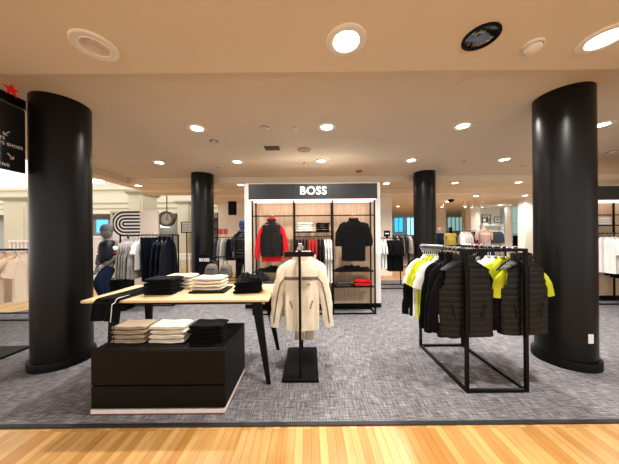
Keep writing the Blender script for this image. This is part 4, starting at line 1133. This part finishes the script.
# ------------------------------------------------------------------ RIGHT: far departments
def white_pillar(px0, px1, d, label, z=2.9):
    a, b = P(px0, 230, d), P(px1, 230, d)
    mb = MB(); mb.box(a.x, b.x, d, d+(b.x-a.x), 0, z); struct(mb, 'column', mOFFW, label)
white_pillar(380, 392, 8.6, 'warm white square pillar beside the brand fixture')
white_pillar(437, 446, 12.5, 'white square pillar beyond the far column')
white_pillar(471, 479.5, 11.2, 'white square pillar above the sports rack')
white_pillar(525, 533, 8.6, 'white square pillar beside the large black column')
mb = MB(); a, b = P(479, 230, 12.3), P(512, 230, 12.3); mb.box(a.x, b.x, 12.3, 12.45, 0, 2.9); struct(mb, 'wall_far', mOFFW, 'warm white wall with pictures')
mb = MB(); a, b = P(505, 230, 12.0), P(511, 230, 12.0); mb.box(a.x, b.x, 12.0, 12.299, 0, 2.9); struct(mb, 'wall_far.001', M('grey_white_wall', '#c9c4be', .7), 'grey white wall end')
mb = MB(); a, b = P(530, 230, 12.3), P(619, 230, 12.3); mb.box(a.x, b.x+4, 12.3, 12.45, 0, 2.9); struct(mb, 'wall_far.002', mOFFW)
# windows
mSKY = M('daylight_pane', '#2f9fd6', .3, emis=1.5, noise=(1, .4)); mTEAL = M('teal_pane', '#9cc9c5', .3, emis=.5, noise=(1, .15)); mPALEB = M('pale_blue_pane', '#8fc9e8', .3, emis=1.4, noise=(1, .3))
def window(n, px0, px1, py0, py1, d, mat, label, mull=1):
    a, b = P(px0, py0, d), P(px1, py1, d); w = (b.x-a.x)/2
    mb = MB(); mb.box(-w, w, 0, .03, b.z, a.z)
    o = build(mb, f'window_{n}', mat, loc=((a.x+b.x)/2, d, 0)); o['kind'] = 'structure'; o['label'] = label
    mb = MB()
    for x in [-w]+[-w+2*w*(i+1)/(mull+1) for i in range(mull)]+[w]: mb.box(x-.03, x+.03, -.05, -.001, b.z-.05, a.z+.05)
    mb.box(-w, w, -.045, -.0015, a.z-.02, a.z+.06); mb.box(-w, w, -.045, -.0015, b.z-.06, b.z+.02)
    build(mb, 'window_frame', mOFFW, o)
window(1, 394, 403, 217, 232, 18.5, mSKY, 'blue daylight window at the far end')
window(2, 406.5, 414, 217, 235, 18.5, mPALEB, 'pale blue daylight window at the far end')
window(3, 447, 463, 216, 231, 18.5, mTEAL, 'pale teal glazed front at the far end', 3)
# lit niche with dark clothes
a, b = P(512, 206, 10.2), P(525, 250, 10.2)
t = thing('lit_niche', 'tall wall niche with pale teal lit top and dark garments below', 'wall fixture', ((a.x+b.x)/2, 10.2, 0)); w = (b.x-a.x)/2
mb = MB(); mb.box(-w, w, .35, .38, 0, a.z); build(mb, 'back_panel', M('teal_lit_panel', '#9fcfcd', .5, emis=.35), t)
for s in (-1, 1): mb = MB(); mb.box(s*w-.02, s*w+.02, 0, .349, 0, a.z); build(mb, 'side_panel', mWHT, t)
for z in (1.55, 1.95): mb = MB(); mb.box(-w+.021, w-.021, .02, .349, z, z+.03); build(mb, 'shelf', mWHT, t)
mb = MB(); mb.bar((-w+.021, .1, 1.48), (w-.021, .1, 1.48), .02); build(mb, 'hanging_rail', mBLK, t)
for k in range(5):
    garment('dark_coat', f'{ORD[k]} dark coat hanging in the lit niche', 'coat', 'jacket', 'blackd', ((a.x+b.x)/2-w+.1+k*(2*w-.2)/4, 10.28, 1.385), R(-90), (.6, .4, 1.05))
q = P(526, 242, 9.0)
t = thing('rack_sign', 'small black sign on a post before the lit niche', 'sign', (q.x, 9.0, 0))
mb = MB(); mb.box(-.13, .13, 0, .015, q.z-.08, q.z+.08, .003); build(mb, 'sign_panel', mBLK, t)
mb = MB(); mb.bar((0, .008, .015), (0, .008, q.z-.081), .015); build(mb, 'pole', mBLK, t)
mb = MB(); mb.box(-.1, .1, -.07, .08, 0, .0145); build(mb, 'base', mBLK, t)
mb = MB(); mb.box(-.08, .08, -.003, -.0005, q.z-.02, q.z+.02); build(mb, 'white_mark', mSW, t)
# pictures
def picture(px0, px1, py0, py1, d, label, art):
    a, b = P(px0, py0, d), P(px1, py1, d); w = (b.x-a.x)/2; h = (a.z-b.z)/2
    t = thing('framed_picture', label, 'picture', ((a.x+b.x)/2, d, (a.z+b.z)/2))
    mb = MB(); mb.box(-w, w, 0, .02, -h, h); build(mb, 'backing', mWHT, t)
    mb = MB()
    for s in (-1, 1): mb.box(s*w-.015, s*w+.015, -.02, -.0005, -h-.015, h+.015); mb.box(-w+.016, w-.016, -.02, -.0005, s*h-.015, s*h+.015)
    build(mb, 'picture_frame', mBLK if art else FB['dgrey'], t)
    mb = MB()
    if art:
        disc(mb, .09, .15, -.006, -.001); mb.v = [(x-w*.45, y, z) for x, y, z in mb.v]
        mb.box(w*.15, w*.4, -.006, -.001, -h*.6, h*.7); mb.box(w*.55, w*.8, -.006, -.001, -h*.8, h*.3)
    else:
        mb.box(-w*.5, w*.4, -.006, -.001, -h*.3, h*.3)
    build(mb, 'picture_print', M('ink_print', '#1c1a1a', .6) if art else M('pale_print', '#b8b0a8', .6), t)
picture(482, 490.5, 215, 225, 12.25, 'white picture with bold black shapes on the far wall', True)
picture(494, 501, 217, 222.5, 12.25, 'small pale framed picture beside the bold black one', False)
picture(466.5, 469.8, 221.5, 227.5, 13.5, 'tiny dark-framed picture beside the white pillar', False)
mb = MB(); a_ = P(463, 230, 13.55); b_ = P(472, 230, 13.55); mb.box(a_.x, b_.x, 13.55, 13.65, 0, 2.9); struct(mb, 'wall_far.003', mOFFW)
# white shelf under pictures with folded goods
a, b = P(484, 226, 12.0), P(504, 243, 12.0)
t = thing('white_shelving', 'white wall shelving under the pictures', 'shelving', ((a.x+b.x)/2, 12.0, 0)); w = (b.x-a.x)/2
for z in (.45, 1.0, 1.55, 1.95): mb = MB(); mb.box(-w+.021, w-.021, 0, .24, z, z+.05); build(mb, 'shelf', mWHT, t)
for s in (-1, 1): mb = MB(); mb.box(s*w-.02, s*w+.02, 0, .24, 0, 2.02); build(mb, 'side_panel', mWHT, t)
mb = MB(); mb.bar((-w, -.3, 1.72), (w+.3, -.3, 1.72), .02); build(mb, 'hanging_rail', mBLK, t)
for x in (-w, w): mb = MB(); mb.bar((x, -.289, 1.72), (x, -.001, 1.72), .02); build(mb, 'bracket', mBLK, t)
for k in range(4): garment('grey_top', f'{ORD[k]} slate grey top hanging under the white shelves', 'top', 'longtee', 'blue' if k % 2 else 'dgrey', (P(494+2.2*k, 232, 11.7).x, 11.7, 1.62), R(-90), (.7, .4, .8))
# bust with mauve coat on a black table
q = P(484, 243, 9.1)
t = thing('display_table', 'black frame table carrying a mauve draped bust in the far department', 'table', (q.x, 9.1, 0))
mb = MB(); mb.box(-.62, .62, -.3, .3, 1.0, 1.04, .004); build(mb, 'table_top', mBLK, t)
for sx in (-1, 1):
    for sy in (-1, 1): mb = MB(); mb.bar((sx*.6, sy*.28, 0), (sx*.6, sy*.28, .9995), .05); build(mb, 'leg', mBLK, t)
q = P(484, 229.5, 9.1)
t = thing('torso_bust', 'headless bust in mauve knit on the far black table', 'mannequin', (q.x, 9.1, 1.0415))
mb = MB(); mb.lathe([(.12, 0), (.12, .015), (.02, .02), (.015, .12)], 20, cap0=True); build(mb, 'bust_stand', mCHR, t, True)
b = MB(); b.loft(torso(L=.55, dep=.13, sh=.21, ch=.22, hem=.17, fold=.04, seed=3)); build(b, 'knit_body', FB['mauve'], t, True, (0, 0, .66))
for s in (-1, 1):
    b = MB(); b.loft(sleeve(s, [(.14, -.055), (.23, -.10), (.28, -.26), (.27, -.42)], [.06, .08, .07, .06], flat=.8)); build(b, 'sleeve', FB['mauve'], t, True, (0, 0, .66))
b = MB(); b.loft(collar(h=.05, neck=.07)); build(b, 'neck', FB['beige'], t, True, (0, 0, .66))
q = P(480, 243.5, 9.0)
o = link('red_bag', rumple(.30, .2, .12, 2, fabric('dark_red_felt', '#8c1f28')), None, (q.x-.12, 9.0, 1.041)); tag(o, 'small red bag lying on the far black table', 'bag')
# dress forms and coats
def dress_form(px, py, d, kind, col, label, name='dress_form', sc=1.0, headcol=None):
    q = P(px, py, d)
    t = thing(name, label, 'mannequin', (q.x, d, 0))
    zt_ = q.z
    for pn, me in kind_parts(kind, col): link(pn, me, t, (0, 0, zt_)).scale = (sc, sc*1.4, sc)
    mb = MB(); mb.tube([(0, 0, .02), (0, 0, zt_-.06)], .018, 8); build(mb, 'pole', mBLK, t, True)
    mb = MB(); mb.lathe([(.16, .0), (.16, .012), (.03, .02)], 24, cap0=True, cap1=True); build(mb, 'base', mBLK, t, True)
    mb = MB(); mb.lathe([(.055, -.02), (.05, .06), (.075, .12), (.085, .18), (.06, .24), (.001, .26)], 20); build(mb, 'head', FB[headcol or 'beige'], t, True, (0, 0, zt_))
dress_form(439, 233, 10.6, 'dress', 'navy', 'mannequin in navy dress with brown head beside the far column', headcol='mauve')
dress_form(450.5, 233, 10, 'dress', 'mustard', 'mannequin in mustard patterned dress behind the sports rack', headcol='black')
qa, qb = P(459, 231, 9.9), P(478, 231, 9.9)
rack_frame('clothing_rack', 'far black rack of pale and dark long coats', qa.x, qb.x, 9.9, 10.4, 1.66, .024)
for k, (px, c) in enumerate(((461.5, 'white'), (464.5, 'ltgrey'), (467, 'ltgrey'), (469.5, 'ltgrey'), (472.5, 'dgrey'), (475, 'black'))):
    q = P(px, 230, 9.9)
    cn_ = {'white': 'white', 'ltgrey': 'pale grey', 'dgrey': 'charcoal', 'black': 'black'}[c]
    o_ = {1: 'first ', 2: 'second ', 3: 'third '}.get(k, '') if c == 'ltgrey' else ''
    garment('long_coat', f'{o_}{cn_} long coat on the far coat rack', 'coat', 'coat', c, (q.x, 9.9, 1.565), R(-90), (.8, .45, 1.0))
# clutter racks far centre-right seen beside column
qa, qb = P(393, 235, 10.5), P(414, 235, 10.5)
rack_frame('clothing_rack', 'far rack of black, white and pale blue shirts below the blue windows', qa.x, qb.x, 10.5, 11.0, 1.5, .026)
fc = ['black', 'white', 'black', 'ltgrey', 'blue', 'ltgrey', 'white', 'navy']
cnt = {}
for k, c in enumerate(fc):
    cn_ = {'ltgrey': 'pale grey', 'blue': 'slate blue'}.get(c, c); cnt[cn_] = cnt.get(cn_, 0)+1
    o_ = f'{ORD[cnt[cn_]-1]} ' if fc.count(c) > 1 else ''
    garment('shirt', f'{o_}{cn_} shirt on the far rack below the blue windows', 'shirt', 'longtee', c, (qa.x+.05+k*(qb.x-qa.x-.1)/7, 10.5, 1.44), R(-90), (.9, .45, 1.05))
for k, (px, c) in enumerate(((416, 'white'), (411.5, 'white'))):
    pass
# track lighting in the far ceiling
for k, (px, py, d) in enumerate(((442, 198, 9.4), (465, 199, 9.4), (472, 200, 9.6), (482, 199.5, 9.6))):
    q = P(px, py, d)
    t = thing('track_spotlight', f'white track spotlight, {ORD[k]} outward from the far black column', 'spotlight', (q.x, d, FZ))
    mb = MB(); mb.box(-.05, .05, -.05, .05, -.03, -.0005, .004); build(mb, 'mount', mWHT, t)
    mb = MB(); mb.tube([(0, 0, -.03), (0, 0, -.09)], .01, 8); build(mb, 'stem', mWHT, t)
    mb = MB(); mb.lathe([(.035, -.02), (.05, -.10), (.055, -.17)], 20, cap0=True); build(mb, 'lamp_head', mWHT, t, True, (0, 0, -.08))
    mb = MB(); mb.lathe([(.05, -.165), (.001, -.165)], 20); build(mb, 'lens', mGLOW, t, True, (0, 0, -.08))
q = P(451, 198, 9.0)
mb = MB(); mb.lathe([(.10, -.0005), (.11, -.03), (.10, -.06), (.05, -.10), (.001, -.11)], 24)
tag(build(mb, 'ceiling_camera', mBLK, smooth=True, loc=(q.x, 9.0, FZ)), 'black dome camera on the far pale ceiling', 'camera')

# ------------------------------------------------------------------ WORLD and render look
w = bpy.data.worlds.new('world'); SC.world = w; w.use_nodes = True
bg = w.node_tree.nodes['Background']; bg.inputs['Color'].default_value = (1, .975, .945, 1); bg.inputs['Strength'].default_value = 1.25
# daylight over the open court
l = bpy.data.lights.new('court_daylight', 'AREA'); l.shape = 'RECTANGLE'; l.size = 10; l.size_y = 7; l.energy = 330; l.color = (.93, .97, 1)
o = bpy.data.objects.new('court_daylight', l); COL.objects.link(o); o.location = (-11, 11, 8.8)
SC.view_settings.view_transform = 'Standard'
SC.view_settings.look = 'None'
SC.view_settings.exposure = .5
SC.cycles.use_denoising = True
SC.cycles.max_bounces = 8
SC.cycles.sample_clamp_indirect = 6
